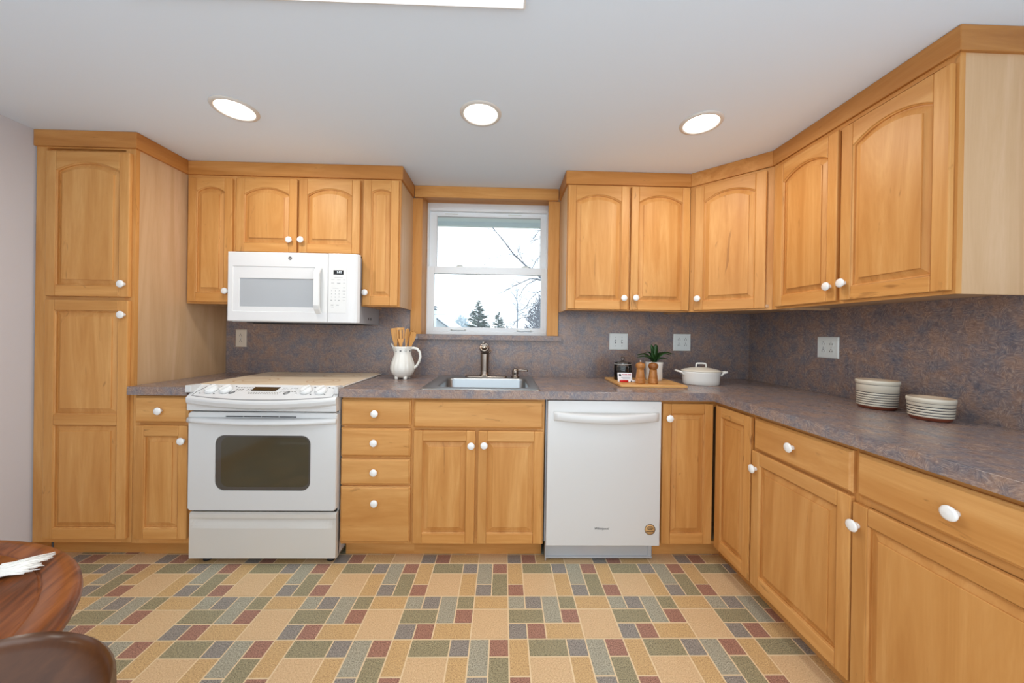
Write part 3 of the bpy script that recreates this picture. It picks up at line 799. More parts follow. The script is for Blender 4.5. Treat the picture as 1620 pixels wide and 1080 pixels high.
sub(hb, 'door_handle', white_plastic, dr, bevel=.002)
lg = MB(); Lm = at(-1.237, MY - .0002, 1.629) @ FRONT
lg.lathe([(.0100, 0), (.0100, .0006), (.0088, .0006), (.0088, 0)], 32, M=Lm, cap=False)
lg.lathe([(0, .0004), (.0082, .0004), (.0082, 0)], 32, M=Lm)
lo = MB()
text_mb('GE', .0105, Lm @ at(0, 0, .0008), lo, 1, .0002, shear=.25)
for i in range(4):
    a = PI / 4 + i * PI / 2; lo.box(-.0022, .0022, -.0005, .0005, .0006, .0009, 1, M=Lm @ Matrix.Rotation(a, 4, 'Z') @ at(.0068, 0, 0) @ Matrix.Rotation(PI / 2, 4, 'Z'))
lg.add(lo.v, lo.f, 1)
sub(lg, 'round_monogram', [ink, card_white], dr)
# control side with rounded right edge
b = MB()
b.prism([(DXR + .001, -.384), (DXR + .001, MY), (-.900, MY), (-.887, MY + .0015), (-.870, MY + .006), (-.856, MY + .014), (-.8475, MY + .026), (-.8460, -.384)], MZ0, MZ1)
cpn = wb(b, 'control_panel', white_enamel, mw, bevel=.002)
sub(MB().box(DXR + .004, -.912, MY - .0012, MY + .002, 1.318, 1.583), 'keypad', white_plastic, cpn)
sub(MB().box(-.988, -.930, MY - .0018, MY, 1.540, 1.565), 'display', black_plastic, cpn)
b = MB(); text_mb('3:02', .017, at(-.955, MY - .0021, 1.5525) @ FRONT, b, 0, .0002); sub(b, 'display_digits', led, cpn)
b = MB()
rows = ['123', '456', '789', ' 0 ']
for r, row in enumerate(rows):
    for c_, ch in enumerate(row):
        if ch != ' ': text_mb(ch, .0085, at(-.998 + c_ * .0215, MY - .0014, 1.446 - r * .0185) @ FRONT, b, 0, .0002)
def dash(x, z, w, h=.0014, mi=1): b.box(x - w / 2, x + w / 2, MY - .0016, MY - .0012, z - h / 2, z + h / 2, mi)
dash(-.958, 1.522, .046)
for z in (1.509, 1.490):
    for x, w_ in ((-.991, .018), (-.957, .020), (-.926, .012)): dash(x, z, w_); 
dash(-.957, 1.487, .016); dash(-.975, 1.461, .032)
for i in range(5): dash(-.926, 1.464 - i * .0185, .012 + .004 * (i % 2)); 
for x in (-.998, -.955): dash(x, 1.390, .010, .003)
for x in (-.993, -.962): dash(x, 1.363, .014, .003)
dash(-.991, 1.352, .014)
sub(b, 'keypad_lettering', [grey_ink, grey_ink], cpn)

# ------------------------------------------------------------------ dishwasher
dw = thing('dishwasher', (.54, -.33, 0), 0, 'white front dishwasher with curved bar handle right of the sink', 'dishwasher')
wb(MB().box(.233, .841, -.597, -.02, .11, .868), 'body', dark_gap, dw)
wb(MB().box(.2335, .239, -.61, -.597, .11, .868), 'side_gasket', mw_side, dw)
b = MB(); b.box(.2405, .8435, -.641, -.598, .102, .866); dd = wb(b, 'door', range_enamel, dw, bevel=.004, segs=3)
def dwh(t):
    q = bulge(t)
    return [(-.640, .810 - .006 * q), (-.648 - .046 * q, .806 - .008 * q), (-.651 - .048 * q, .800 - .007 * q), (-.650 - .048 * q, .770 - .007 * q), (-.646 - .043 * q, .763 - .007 * q), (-.640, .763 - .005 * q)]
sub(MB().loft(across(.272, .826, dwh), 0, True, True, True), 'door_handle', range_enamel, dd)
lb = MB(); text_mb('Whirlpool', .0185, at(.533, -.6414, .194) @ FRONT, lb, 0, .0003, shear=.18)
sub(lb, 'maker_lettering', ink, dd)
lb = MB(); M = at(.791, -.6409, .190) @ FRONT
lb.lathe([(0, .0006), (.026, .0006), (.026, 0)], 40, M=M); lb.lathe([(.0255, .0008), (.0285, .0008), (.0285, 0)], 40, mi=1, M=M, cap=False)
for i, (wd, zz) in enumerate(((.024, .015), (.034, .008), (.026, 0), (.040, -.011))):
    lb.box(-wd / 2, wd / 2, zz - .0017, zz + .0017, .0007, .0011, 1, M=M)
sub(lb, 'round_sticker', [sticker_tan, sticker_brown], dd)
sub(MB().lathe([(0, .0006), (.0018, .0006), (.0018, 0)], 12, M=at(.802, -.641, .832) @ FRONT), 'indicator_dot', ink, dd)
b = MB(); b.box(.240, .822, -.590, -.575, .018, .101); b.box(.240, .822, -.600, -.588, .012, .020); b.box(.800, .822, -.594, -.58, .014, .100); b.box(.240, .2440, -.62, -.588, .012, .16)
wb(b, 'toe_plate', grey_metal, dw, bevel=.001)
for fx in (.27, .79): wb(MB().lathe([(.014, 0), (.014, .014)], 12, (fx, -.57, 0)), 'foot', black_plastic, dw)

# ------------------------------------------------------------------ sink, faucet, soap dispenser
sk = thing('kitchen_sink', (-.11, -.34, ZCT), 0, 'stainless steel drop-in sink under the window', 'sink')
b = MB()
LO = [(-.435, .204, -.622, -.056, .022, .9143), (-.433, .202, -.620, -.058, .022, .9172), (-.428, .197, -.615, -.063, .022, .9185), (-.370, .158, -.553, -.142, .05, .9172), (-.362, .150, -.545, -.150, .052, .9150), (-.358, .146, -.541, -.154, .05, .905),
      (-.348, .136, -.531, -.164, .05, .77), (-.338, .126, -.521, -.174, .05, .748), (-.30, .09, -.49, -.21, .05, .738)]
b.loft([[(x, y, z) for x, y in rrect(x0, x1, y0, y1, r, 8)] for x0, x1, y0, y1, r, z in LO], 0, True, False, True)
wb(b, 'basin', steel, sk)
wb(MB().lathe([(.0, .7395), (.03, .7395), (.042, .742), (.045, .7385)], 32, (-.106, -.34, 0)), 'drain', chrome, sk)
fa = thing('kitchen_faucet', (-.122, -.10, .9186), 0, 'brushed nickel single-lever faucet behind the sink', 'faucet')
FX, FY = -.122, -.100
b = MB(); b.loft([[(x, y, z) for x, y in rrect(FX - .13 + d, FX + .152 - d, FY - .03 + d, FY + .028 - d, .027 - d, 8)] for d, z in ((0, .9185), (0, .922), (.004, .926), (.010, .9275))], 0, True, False, True)
wb(b, 'base_plate', nickel, fa)
wb(MB().lathe([(.034, .927), (.033, .932), (.0285, .936), (.0275, .96), (.0285, 1.02), (.030, 1.07), (.0295, 1.088), (.027, 1.094), (0, 1.094)], 32, (FX, FY, 0)), 'column', nickel, fa)
Ms = at(FX - .002, FY - .012, 1.098) @ Matrix.Rotation(math.radians(62), 4, 'X')
wb(MB().lathe([(0, -.03), (.026, -.03), (.029, -.01), (.032, .02), (.033, .045), (.030, .052), (.024, .054), (.022, .050), (0, .05)], 32, M=Ms), 'spray_head', nickel, fa)
b = MB(); b.lathe([(.027, 1.09), (.027, 1.104), (.021, 1.116), (.014, 1.124), (.014, 1.130), (0, 1.131)], 24, (FX, FY, 0)); b.tube([(FX + .004, FY + .012, 1.12), (FX - .001, FY - .01, 1.140), (FX - .006, FY - .055, 1.150), (FX - .008, FY - .075, 1.153)], [.012, .011, .009, .006], 10)
b.tube([(FX + .022, FY, 1.075), (FX + .034, FY - .002, 1.084), (FX + .036, FY - .002, 1.10)], [.006, .007, .005], 8)
wb(b, 'lever', nickel, fa)
sd = thing('soap_dispenser', (.085, -.10, .9186), 0, 'short nickel soap dispenser to the right of the faucet', 'dispenser')
wb(MB().lathe([(.029, .9187), (.029, .923), (.020, .926), (.0185, .930), (.0215, .945), (.021, .962), (.017, .974), (.011, .978), (0, .979)], 28, (.085, -.10, 0)), 'pump_body', nickel, sd)
wb(MB().tube([(.098, -.10, .966), (.125, -.102, .967), (.160, -.104, .966), (.172, -.105, .962)], [.0085, .008, .007, .006], 12), 'nozzle', nickel, sd)

# ------------------------------------------------------------------ pitcher with wooden utensils
PXc, PYc = -.640, -.215
pt = thing('pitcher', (PXc, PYc, ZCT), 0, 'white ribbed ceramic pitcher on small feet beside the range', 'pitcher')
b = MB()
def flute(a, z):
    k = max(0, min(1, (z - .02) / .03)) * max(0, min(1, (.155 - z) / .03))
    sp = math.exp(-((a - PI) / .30) ** 2) * max(0, min(1, (z - .155) / .045))
    return .030 * k * (abs(math.cos(8 * a)) - .6) + .30 * sp
prof = [(.030, .011), (.048, .013), (.062, .028), (.0715, .046), (.0755, .066), (.0745, .085), (.070, .105), (.0635, .125), (.0575, .142), (.0535, .156), (.0525, .168), (.0545, .185), (.0575, .200), (.0585, .206), (.056, .207), (.053, .200), (.049, .17), (.052, .15), (.066, .09), (.066, .05), (.04, .022), (0, .02)]
b.lathe(prof, 96, flute=flute)
b.v = [(x, y, z + (.020 * math.exp(-((math.atan2(y, -x)) / .30) ** 2) * max(0, min(1, (z - .17) / .035)))) for x, y, z in b.v]
pbod = b.build('body', pitcher_glaze, pt)
b = MB(); b.tube([(.050, 0, .193), (.066, 0, .198), (.090, 0, .193), (.107, 0, .172), (.112, 0, .145), (.105, 0, .112), (.090, 0, .085), (.074, 0, .070), (.062, 0, .066)], [.007, .0085, .0085, .008, .008, .008, .008, .009, .007], 12)
b.build('handle', pitcher_glaze, pt)
for a in (-55, -125, 55, 125):
    x, y = .043 * math.cos(math.radians(a)), .043 * math.sin(math.radians(a))
    MB().lathe([(0, 0), (.010, 0), (.0125, .004), (.011, .010), (.013, .018), (0, .022)], 16, (x * 1.1, y * 1.1, 0)).build('foot', pitcher_glaze, pt)
b = MB()
for grp in range(-3, 4):
    ga = math.radians(-90 + grp * 33)
    for (da, dz) in ((0, .005), (.09, .002), (-.09, .002), (.06, -.006), (-.06, -.006)) if grp % 2 else ((.07, 0), (0, 0), (-.07, 0), (.07, -.005), (0, -.005), (-.07, -.005)):
        a = ga + da; r = .0552
        b.lathe([(0, .0006), (.0021, .0006), (.0021, -.001)], 8, M=at(r * math.cos(a), r * math.sin(a), .183 + dz) @ Matrix.Rotation(a + PI / 2, 4, 'Z') @ FRONT)
b.build('collar_dots', grey_ink, pt)
def utensil(name, kind, top, base, yaw, label, hw=.022, L=None):
    p0 = Vector((PXc + base[0], PYc + base[1], ZCT + .026)); p1 = Vector((PXc + top[0], PYc + top[1], ZCT + top[2]))
    d = (p1 - p0); L = d.length
    q = d.to_track_quat('Z', 'Y').to_matrix().to_4x4() @ Matrix.Rotation(yaw + PI / 2, 4, 'Z')
    b = MB(); th = .0035
    hl = .098 if kind == 'spoon' else .112; z0 = L - hl
    if kind == 'spoon':
        ol = [(-.006, z0 - .01), (-.010, z0 + .01), (-hw * .8, z0 + .035), (-hw, z0 + .065), (-hw * .85, z0 + .092), (-hw * .45, L - .006), (0, L)]
    elif kind == 'corner':
        ol = [(-.006, z0 - .01), (-.010, z0 + .01), (-hw * .9, z0 + .045), (-hw, z0 + .08), (-hw, L - .002)]
    else:
        ol = [(-.006, z0 - .01), (-.010, z0 + .01), (-hw * .85, z0 + .05), (-hw, L - .012), (-hw * .9, L)]
    Rr = [(-x, z) for x, z in reversed(ol) if abs(x) > 1e-6]
    if kind == 'corner': Rr = [(hw * .8, L - .018)] + Rr[1:]
    poly = ol + Rr
    if kind == 'slotted':
        # blade as bars around two slots
        b.prism([(-.006, z0 - .01), (.006, z0 - .01), (.010, z0 + .01), (hw * .8, z0 + .042), (-hw * .8, z0 + .042), (-.010, z0 + .01)], -th, th, 'XZ')
        for x0, x1 in ((-hw, -hw * .5), (-hw * .28, hw * .28), (hw * .5, hw)): b.box(x0, x1, -th, th, z0 + .042, L - .014)
        b.prism([(-hw, L - .014), (hw, L - .014), (hw * .9, L), (-hw * .9, L)], -th, th, 'XZ')
    else:
        b.prism(poly, -th, th, 'XZ')
    b.tube([(0, 0, 0), (0, 0, L * .35), (0, 0, z0 + .005)], [.006, .0055, .0058], 10)
    o = b.build(name, utensil_wood, None, bevel=.001, segs=1)
    o.matrix_world = Matrix.Translation(p0) @ q
    tag(o, label, 'utensil', 'wooden utensils in the pitcher'); return o
utensil('wooden_spatula', 'spatula', (-.062, .004, .322), (-.020, .004), .05, 'plain wooden spatula leaning furthest left in the white pitcher', .020)
utensil('wooden_turner', 'slotted', (-.012, -.018, .326), (-.002, -.014), -.1, 'slotted wooden turner standing upright in the white pitcher', .025)
utensil('wooden_spoon', 'spoon', (.034, -.020, .323), (.012, -.028), .9, 'wooden spoon with its bowl turned sideways, beside the slotted turner', .018)
utensil('wooden_scraper', 'corner', (.046, .034, .318), (.008, .030), 1.15, 'thin wooden scraper seen almost edge-on between two spoons', .018)
utensil('wooden_spoon', 'spoon', (.070, .0, .302), (-.006, .004), .6, 'wooden spoon leaning furthest right in the white pitcher', .019)
utensil('wooden_paddle', 'corner', (-.036, .030, .318), (-.010, .026), .2, 'wooden stirring paddle behind the spatula and turner', .018)

# ------------------------------------------------------------------ cutting board group
ZBd = ZCT + .0145
cb = thing('cutting_board', (.880, -.297, ZCT), math.radians(-1.5), 'bamboo cutting board with a juice groove on the counter', 'cutting board')
b = MB(); b.loft([[(x, y, z) for x, y in rrect(-.196 + d, .196 - d, -.178 + d, .178 - d, .012, 5)] for d, z in ((0.002, .0005), (0, .003), (0, .012), (.002, .0145), (.020, .0145), (.023, .0125), (.029, .0125), (.032, .0145))], 0, False, True, True)
b.build('board', board_wood, cb)
JX, JY = .768, -.245
jr = thing('glass_canister', (JX, JY, ZBd), 0, 'square-shouldered glass canister of dark beans with a glass lid', 'jar')
MB().lathe([(.0, .0005), (.050, .0005), (.054, .004), (.054, .092), (.051, .100), (.048, .102), (.045, .100), (.0505, .090), (.0505, .007), (0, .006)], 40).build('jar', jar_glass, jr)
MB().lathe([(0, .0065), (.0495, .0075), (.0495, .080), (.042, .084), (.02, .082), (0, .086)], 32).build('beans', beans, jr)
b = MB(); b.lathe([(0, .103), (.050, .103), (.052, .106), (.050, .110), (.034, .116), (.014, .119), (.008, .124), (.007, .128), (.011, .134), (.0125, .140), (.009, .146), (0, .148)], 40); b.build('lid', jar_glass, jr)
b = MB(); b.lathe([(.0478, .1005), (.0525, .1005), (.0525, .1028), (.0478, .1028), (.0478, .1005)], 40, cap=False); b.build('rim_seal', trim_metal, jr)
bc = thing('business_card', (.752, -.340, ZBd), 0, 'white printed card leaning upright against the glass canister', 'card')
Mc = at(.752, -.340, ZBd + .0006) @ Matrix.Rotation(math.radians(-14), 4, 'X')
b = MB(); b.box(-.0445, .0445, -.0003, .0003, 0, .056, M=Mc); wb(b, 'card', card_white, bc)
b = MB(); Mf = Mc @ at(0, -.0004, 0) @ FRONT
b.lathe([(0, .0003), (.0075, .0003), (.0075, 0)], 20, (-.029, .041, 0), M=Mf)
b.add([(-.036, .0345, .0002), (-.022, .0345, .0002), (-.029, .046, .0002)], [(0, 1, 2)], 0, False, Mf)
for (x0, x1, z, h, mi) in ((-.015, -.006, .044, .006, 1), (-.003, .016, .044, .006, 1), (.019, .040, .044, .006, 1), (-.014, .038, .035, .002, 2), (-.022, .034, .026, .0025, 2), (-.014, .030, .019, .002, 2)):
    b.box(x0, x1, z - h / 2, z + h / 2, 0, .0003, mi, M=Mf)
wb(b, 'print', [ink, card_red, grey_ink], bc)
mk = thing('marker_pen', (.765, -.362, ZBd + .007), 0, 'short red and white marker lying in front of the white card', 'pen')
b = MB(); Mm = at(.765, -.362, ZBd + .0072) @ Matrix.Rotation(PI / 2, 4, 'Y'); b.lathe([(0, -.003), (.0065, -.003), (.007, 0), (.007, .052), (.004, .055), (0, .055)], 18, M=Mm); wb(b, 'barrel', card_white, mk)
b = MB(); b.lathe([(0, -.052), (.006, -.052), (.0072, -.048), (.0072, -.0032), (0, -.0032)], 18, M=Mm); wb(b, 'cap', red_plastic, mk)
b = MB(); b.box(.776, .784, -.3694, -.3690, ZBd + .003, ZBd + .011); wb(b, 'clip', ink, mk)
def mill(x, y, h, label, pin):
    t = thing('pepper_mill' if pin else 'salt_shaker', (x, y, ZBd), 0, label, 'grinder', 'wooden grinders on the cutting board')
    s = h / .13
    MB().lathe([(.0, 0), (.027, 0), (.0285, .003), (.0285, .012 * s), (.0270, .0135 * s), (.0285, .015 * s), (.028, .020 * s), (.0265, .0215 * s), (.0275, .023 * s), (.027, .029 * s), (.0255, .0305 * s), (.0262, .032 * s), (.0235, .055 * s), (.0215, .075 * s), (.0205, .085 * s), (.0, .085 * s)], 36).build('mill_body', mill_wood, t)
    MB().lathe([(.0, .0852 * s), (.020, .0852 * s), (.022, .089 * s), (.0265, .096 * s), (.0285, .105 * s), (.0275, .113 * s), (.022, .121 * s), (.012, .1255 * s), (0, .1265 * s)], 36).build('mill_head', mill_wood, t)
    if pin: MB().lathe([(0, .126 * s), (.006, .126 * s), (.006, .137 * s), (.004, .140 * s), (0, .140 * s)], 16).build('top_nut', chrome, t)
mill(.826, -.388, .128, 'turned wooden pepper mill with a metal nut on top', True)
mill(.902, -.392, .128, 'turned wooden shaker with a rounded plain top', False)
# potted plant
PX, PY = .968, -.252
pp = thing('potted_plant', (PX, PY, ZBd), 0, 'small green strap-leaved plant in a white pot', 'plant')
MB().lathe([(0, 0), (.044, 0), (.049, .004), (.051, .02), (.050, .05), (.050, .07), (.0525, .098), (.054, .116), (.053, .119), (.0505, .117), (.048, .10), (0, .098)], 44).build('pot', pot_white, pp)
MB().lathe([(0, .1045), (.03, .1035), (.0478, .1005), (0, .0985)], 30).build('soil', soil, pp)
def strap(pts, wid, parent):
    b = MB(); L = []; n = len(pts)
    P = [Vector(p) for p in pts]
    for i in range(n):
        d = (P[min(i + 1, n - 1)] - P[max(i - 1, 0)]).normalized(); s_ = d.cross(Vector((0, -.35, 1))).normalized() if abs(d.z) < .95 else Vector((1, 0, 0))
        u = s_.cross(d).normalized(); t = i / (n - 1); w = wid * (math.sin(PI * min(1, .25 + .75 * t)) ** .7 if t < .999 else .03)
        L.append([P[i] - s_ * w + u * w * .35, P[i] + u * -.0012, P[i] + s_ * w + u * w * .35, P[i] + u * .0012])
    b.loft(L, 0, True, True, True); return b.build('leaf', leaf_green, parent)
rl = random.Random(3)
for (dx, dy, h, wid) in ((-.10, .03, .062, .016), (.112, -.035, .075, .017), (.012, .0, .128, .017), (-.012, .02, .115, .016), (-.06, -.05, .05, .015), (-.118, -.02, .050, .012), (-.085, -.035, .055, .011), (-.02, .01, .125, .014), (-.035, -.02, .105, .012), (.006, -.015, .118, .013), (.022, .02, .10, .012), (.098, -.02, .068, .014), (.085, .02, .072, .013), (.07, -.045, .040, .013), (-.05, .04, .075, .012), (.02, -.05, .045, .012), (.045, .045, .085, .012)):
    pts = []
    for i in range(9):
        t = i / 8; pts.append((dx * t ** 1.15, dy * t, .102 + h * math.sin(min(1, t * (1.0 if h > .09 else 1.18)) * PI * (.5 if h > .09 else .62))))
    strap(pts, wid, pp)
# casserole
cs = thing('casserole_dish', (1.245, -.30, ZCT), math.radians(-13), 'white oval lidded casserole dish with side handles', 'casserole')
b = MB(); b.lathe([(0, .0008), (.106, .0008), (.110, .004), (.113, .03), (.117, .075), (.119, .084), (.1165, .085), (.114, .08), (.108, .01), (0, .008)], 64, sx=1.0, sy=.74); b.build('dish', cass_white, cs)
for s in (-1, 1):
    b = MB(); b.tube([(s * .112, -.028, .060), (s * .126, -.027, .078), (s * .148, -.022, .083), (s * .157, 0, .085), (s * .148, .022, .083), (s * .126, .027, .078), (s * .112, .028, .060)], [.006, .006, .0065, .0068, .0065, .006, .006], 10)
    b.lathe([(0, .079), (.02, .080), (.02, .086), (0, .087)], 16, (s * .138, 0, 0), sx=.7); b.build('side_handle', cass_white, cs)
b = MB(); b.lathe([(.112, .083), (.120, .085), (.1215, .089), (.118, .092), (.100, .098), (.06, .107), (.025, .111), (0, .1115)], 64, sx=1.0, sy=.74); ld = b.build('lid', cass_lid, cs)
b = MB(); b.tube([(-.030, 0, .108), (-.030, 0, .128), (-.026, 0, .134), (0, 0, .1355), (.026, 0, .134), (.030, 0, .128), (.030, 0, .108)], [.005, .005, .0055, .0055, .0055, .005, .005], 10); b.build('lid_handle', cass_white, ld); cs.scale = (.95, .95, .97)
# striped crocks
def crock(x, y, r, h, n, label):
    t = thing('stoneware_crock', (x, y, ZCT), 0, label, 'crock', 'striped stoneware crocks')
    b = MB(); pr = [(0, .0008), (r * .80, .0008), (r * .86, .004), (r * .93, .013)]; ms = [1, 1, 1]
    z = .014; st = .0100
    pr.append((r * .955, z)); ms.append(1)
    for i in range(n):
        rk = r * (.958 + .030 * (i + 1) / n)
        pr += [(rk - .0003, z + .0060), (rk - .0004, z + .0062), (rk - .0004, z + .0092), (rk - .0002, z + .0094)]
        ms += [0, 0, 2, 0]; z += st
    top = h
    pr += [(r * .99, top - .020), (r * .99, top - .0196), (r * .985, top - .0185), (r * 1.02, top - .016), (r * 1.035, top - .008), (r * 1.02, top - .001), (r * .99, top), (r * .93, top - .003), (r * .91, top - .015), (r * .90, .02), (r * .7, .008), (0, .008)]
    ms += [0, 2, 2, 0, 0, 0, 0, 3, 3, 3, 3, 3]
    b.lathe(pr, 56, mis=ms); b.build('crock', [crock_glaze, terra, crock_line, terra_in], t)
crock(1.632, -.985, .068, .124, 6, 'taller cream stoneware crock with dark stripes')
crock(1.622, -1.185, .062, .084, 4, 'shorter wide cream stoneware crock with dark stripes')

# ------------------------------------------------------------------ outlets and switches
def receptacle(b, x, z):
    b.prism([(x + q[0], z + q[1]) for q in rrect(-.0165, .0165, -.014, .014, .010, 4)], -.006, -.0082, 'XZ', 1)
    for sx in (-.0062, .0062): b.box(x + sx - .0013, x + sx + .0013, -.0086, -.0081, z - .0055, z + .0035, 2)
    b.lathe([(0, .0004), (.0026, .0004), (.0026, 0)], 10, M=at(x, -.0082, z + .0095) @ FRONT, mi=2)
def plate(name, loc, rz, w, h, m, kind, label, cols=1, flip=False):
    t = thing(name, loc, rz, label, 'outlet' if kind == 'outlet' else 'light switch')
    b = MB(); b.loft([[(x, y, z) for x, z in ((-w / 2 + d, -h / 2 + d), (w / 2 - d, -h / 2 + d), (w / 2 - d, h / 2 - d), (-w / 2 + d, h / 2 - d))] for d, y in ((0, -.0005), (0, -.0035), (.004, -.0068))], 0, False, True, True); b.build('wall_plate', m, t)
    for c_ in range(cols):
        x = (c_ - (cols - 1) / 2) * .046
        if kind == 'outlet':
            for z in (-.0195, .0195):
                q = MB(); receptacle(q, x, z); q.build('receptacle', [m, m, ink], t)
            s = MB(); s.lathe([(0, .001), (.003, .001), (.0035, 0)], 12, M=at(x, -.0068, 0) @ FRONT); s.build('screw', grey_metal, t)
        else:
            s = MB(); s.box(x - .005, x + .005, -.0072, -.0066, -.012, .012, 1); s.box(x - .0038, x + .0038, -.019, -.007, -.004, .007, 0, M=at(0, 0, 0)); s.build('toggle', [m, grey_ink], t, bevel=.001)
            s = MB()
            for z in (-.03, .03): s.lathe([(0, .001), (.003, .001), (.0035, 0)], 12, M=at(x, -.0068, z) @ FRONT)
            s.build('screw', grey_metal, t)
plate('electrical_outlet', (-1.809, -BS, 1.152), 0, .074, .120, plate_ivory, 'outlet', 'single ivory outlet on the backsplash left of the range')
plate('light_switch', (.817, -BS, 1.168), 0, .132, .116, plate_white, 'switch', 'white double toggle switch plate above the canister', 2)
plate('electrical_outlet', (1.271, -BS, 1.169), 0, .124, .120, plate_white, 'outlet', 'white four-socket outlet plate above the casserole dish', 2)
plate('electrical_outlet', (XR - BS, -.619, 1.165), -PI / 2, .124, .114, plate_white, 'outlet', 'white four-socket outlet plate on the right wall', 2)
t = thing('blank_cover', (XR - BS, -1.395, .990), -PI / 2, 'laminate-covered blank box on the right backsplash, cut by the frame', 'outlet')
b = MB(); b.box(-.06, .06, -.010, -.0004, -.018, .018); b.build('cover', lam, t, bevel=.002)

# ------------------------------------------------------------------ round table, runner, chair
TCX, TCY, TR = -1.097, -2.155, .474
tb = thing('round_table', (TCX, TCY, 0), math.radians(23.8), 'round dark-stained wooden table at the left edge', 'table')
b = MB(); b.lathe([(0, .716), (TR - .03, .716), (TR - .006, .722), (TR + .001, .731), (TR, .740), (TR - .006, .748), (TR - .016, .750), (TR - .045, .750), (TR - .0465, .7465), (TR - .050, .7465), (TR - .0515, .750), (0, .750)], 96); b.build('tabletop', table_wood, tb)
b = MB(); b.lathe([(.05, .716), (.06, .66), (.045, .62), (.065, .52), (.08, .42), (.06, .33), (.075, .27), (.085, .20), (.06, .15), (0, .14)], 32); b.build('pedestal', table_wood, tb)
b = MB(); b.lathe([(.30, .660), (.315, .660), (.315, .7155), (.30, .7155), (.30, .660)], 64, cap=False); b.build('apron', table_wood, tb)
for i in range(4):
    a = PI / 4 + i * PI / 2 + .2; cx, sy = math.cos(a), math.sin(a)
    MB().tube([(cx * .05, sy * .05, .21), (cx * .16, sy * .16, .19), (cx * .27, sy * .27, .10), (cx * .36, sy * .36, .035), (cx * .39, sy * .39, .028)], [.034, .032, .028, .026, .027], 12).build('leg', table_wood, tb)
rn = thing('table_runner', (-.99, -1.83, .7505), 0, 'white fringed table runner tip on the round table', 'table runner')
d1 = Vector((-.86, -.51, 0)).normalized(); d0 = Vector((-d1.y, d1.x, 0))
tip = Vector((-.935, -1.795, .7512))
b = MB(); poly = []
for (s, w_) in ((0, .022), (.06, .045), (.16, .11), (.40, .11), (.52, .022)):
    poly.append((s, w_))
L = []
for s, w_ in poly:
    c0 = tip + d1 * s
    L.append([c0 - d0 * w_, c0 + d0 * w_, c0 + d0 * w_ + Vector((0, 0, .0022)), c0 - d0 * w_ + Vector((0, 0, .0022))])
b.loft(L, 0, False, True, True); wb(b, 'cloth', linen, rn)
b = MB(); rr_ = random.Random(5)
for i in range(46):
    u = -1 + 2 * i / 45 + rr_.uniform(-.03, .03); p0 = tip + d0 * .022 * u + Vector((0, 0, .0015 + rr_.uniform(0, .004)))
    ln = rr_.uniform(.038, .058); dd_ = (-d1 + d0 * (u * .25 + rr_.uniform(-.12, .12))).normalized()
    b.tube([p0 + d1 * .008, p0 + dd_ * ln * .5 + Vector((0, 0, .002)), p0 + dd_ * ln + Vector((0, 0, rr_.uniform(-.001, .002)))], [.0016, .0014, .0008], 5)
for i in range(12):
    u = -1 + 2 * i / 11; p0 = tip + d0 * .024 * u; b.tube([p0 - d1 * .002 + Vector((0, 0, .003)), p0 + d1 * .012 + Vector((0, 0, .004))], [.003, .003], 6)
wb(b, 'fringe', linen, rn)
ch = thing('dining_chair', (-.55, -2.28, 0), 0, 'dark wooden dining chair with rounded back at the lower left corner', 'chair')
Rp, Lp = Vector((-.334, -2.165, 0)), Vector((-.666, -2.395, 0)); ax = (Lp - Rp).normalized(); fw = Vector((ax.y, -ax.x, 0)) * 1
if fw.dot(Vector((-1, 1, 0))) < 0: fw = -fw
Wd = (Lp - Rp).length
def cp_(u, f, z): p = Rp + ax * (u * Wd) + fw * f; return (p.x, p.y, z)
def top_z(u): return .975 + .014 * math.sin(PI * u)
b = MB(); L = []
N = 28
for u in [.5 - .5 * math.cos(PI * i / 44) for i in range(45)]:
    e = min(u, 1 - u) * Wd; rc = .058
    drop = (rc - math.sqrt(max(0, rc * rc - (rc - e) ** 2))) if e < rc else 0
    zt = top_z(u) - drop * .95; zb = .80 + (.012 * math.sin(PI * u)) + (.03 * (1 - min(1, e / .05)) ** 2 if e < .05 else 0)
    if zb > zt - .01: zb = zt - .01
    cv = -.022 * (1 - (2 * u - 1) ** 2)
    L.append([cp_(u, cv - .012, zb), cp_(u, cv - .013, (zb + zt) / 2), cp_(u, cv - .010, zt - .008), cp_(u, cv, zt), cp_(u, cv + .009, zt - .007), cp_(u, cv + .012, (zb + zt) / 2), cp_(u, cv + .011, zb)])
b.loft(L, 0, True, True, True); wb(b, 'crest_rail', chair_wood, ch)
for u in (.09, .91): wb(MB().tube([cp_(u, -.004, .86), cp_(u, .03, .65), cp_(u, .05, .46), cp_(u, .03, .22), cp_(u, 0, 0)], [.014, .015, .018, .017, .013], 12), 'back_leg', chair_wood, ch)
for k in range(5):
    u = .22 + k * .14; wb(MB().tube([cp_(u, -.018, .81), cp_(u, .018, .62), cp_(u, .045, .46)], [.006, .008, .006], 8), 'spindle', chair_wood, ch)
b = MB(); sp_ = [(-.0, .03), (1.0, .03), (1.06, .22), (1.02, .42), (.5, .45), (-.02, .42), (-.06, .22)]
b.prism([(cp_(u, f, 0)[0], cp_(u, f, 0)[1]) for u, f in sp_], .435, .462); wb(b, 'seat', chair_wood, ch, bevel=.006)
for u in (.08, .92): wb(MB().tube([cp_(u, .39, .436), cp_(u, .40, .25), cp_(u, .41, 0)], [.019, .021, .013], 12), 'front_leg', chair_wood, ch)
for a_, c_ in (((.09, .03), (.08, .40)), ((.91, .03), (.92, .40)), ((.08, .40), (.92, .40))): wb(MB().tube([cp_(*a_, .22), cp_(*c_, .22)], .010, 8), 'stretcher', chair_wood, ch)

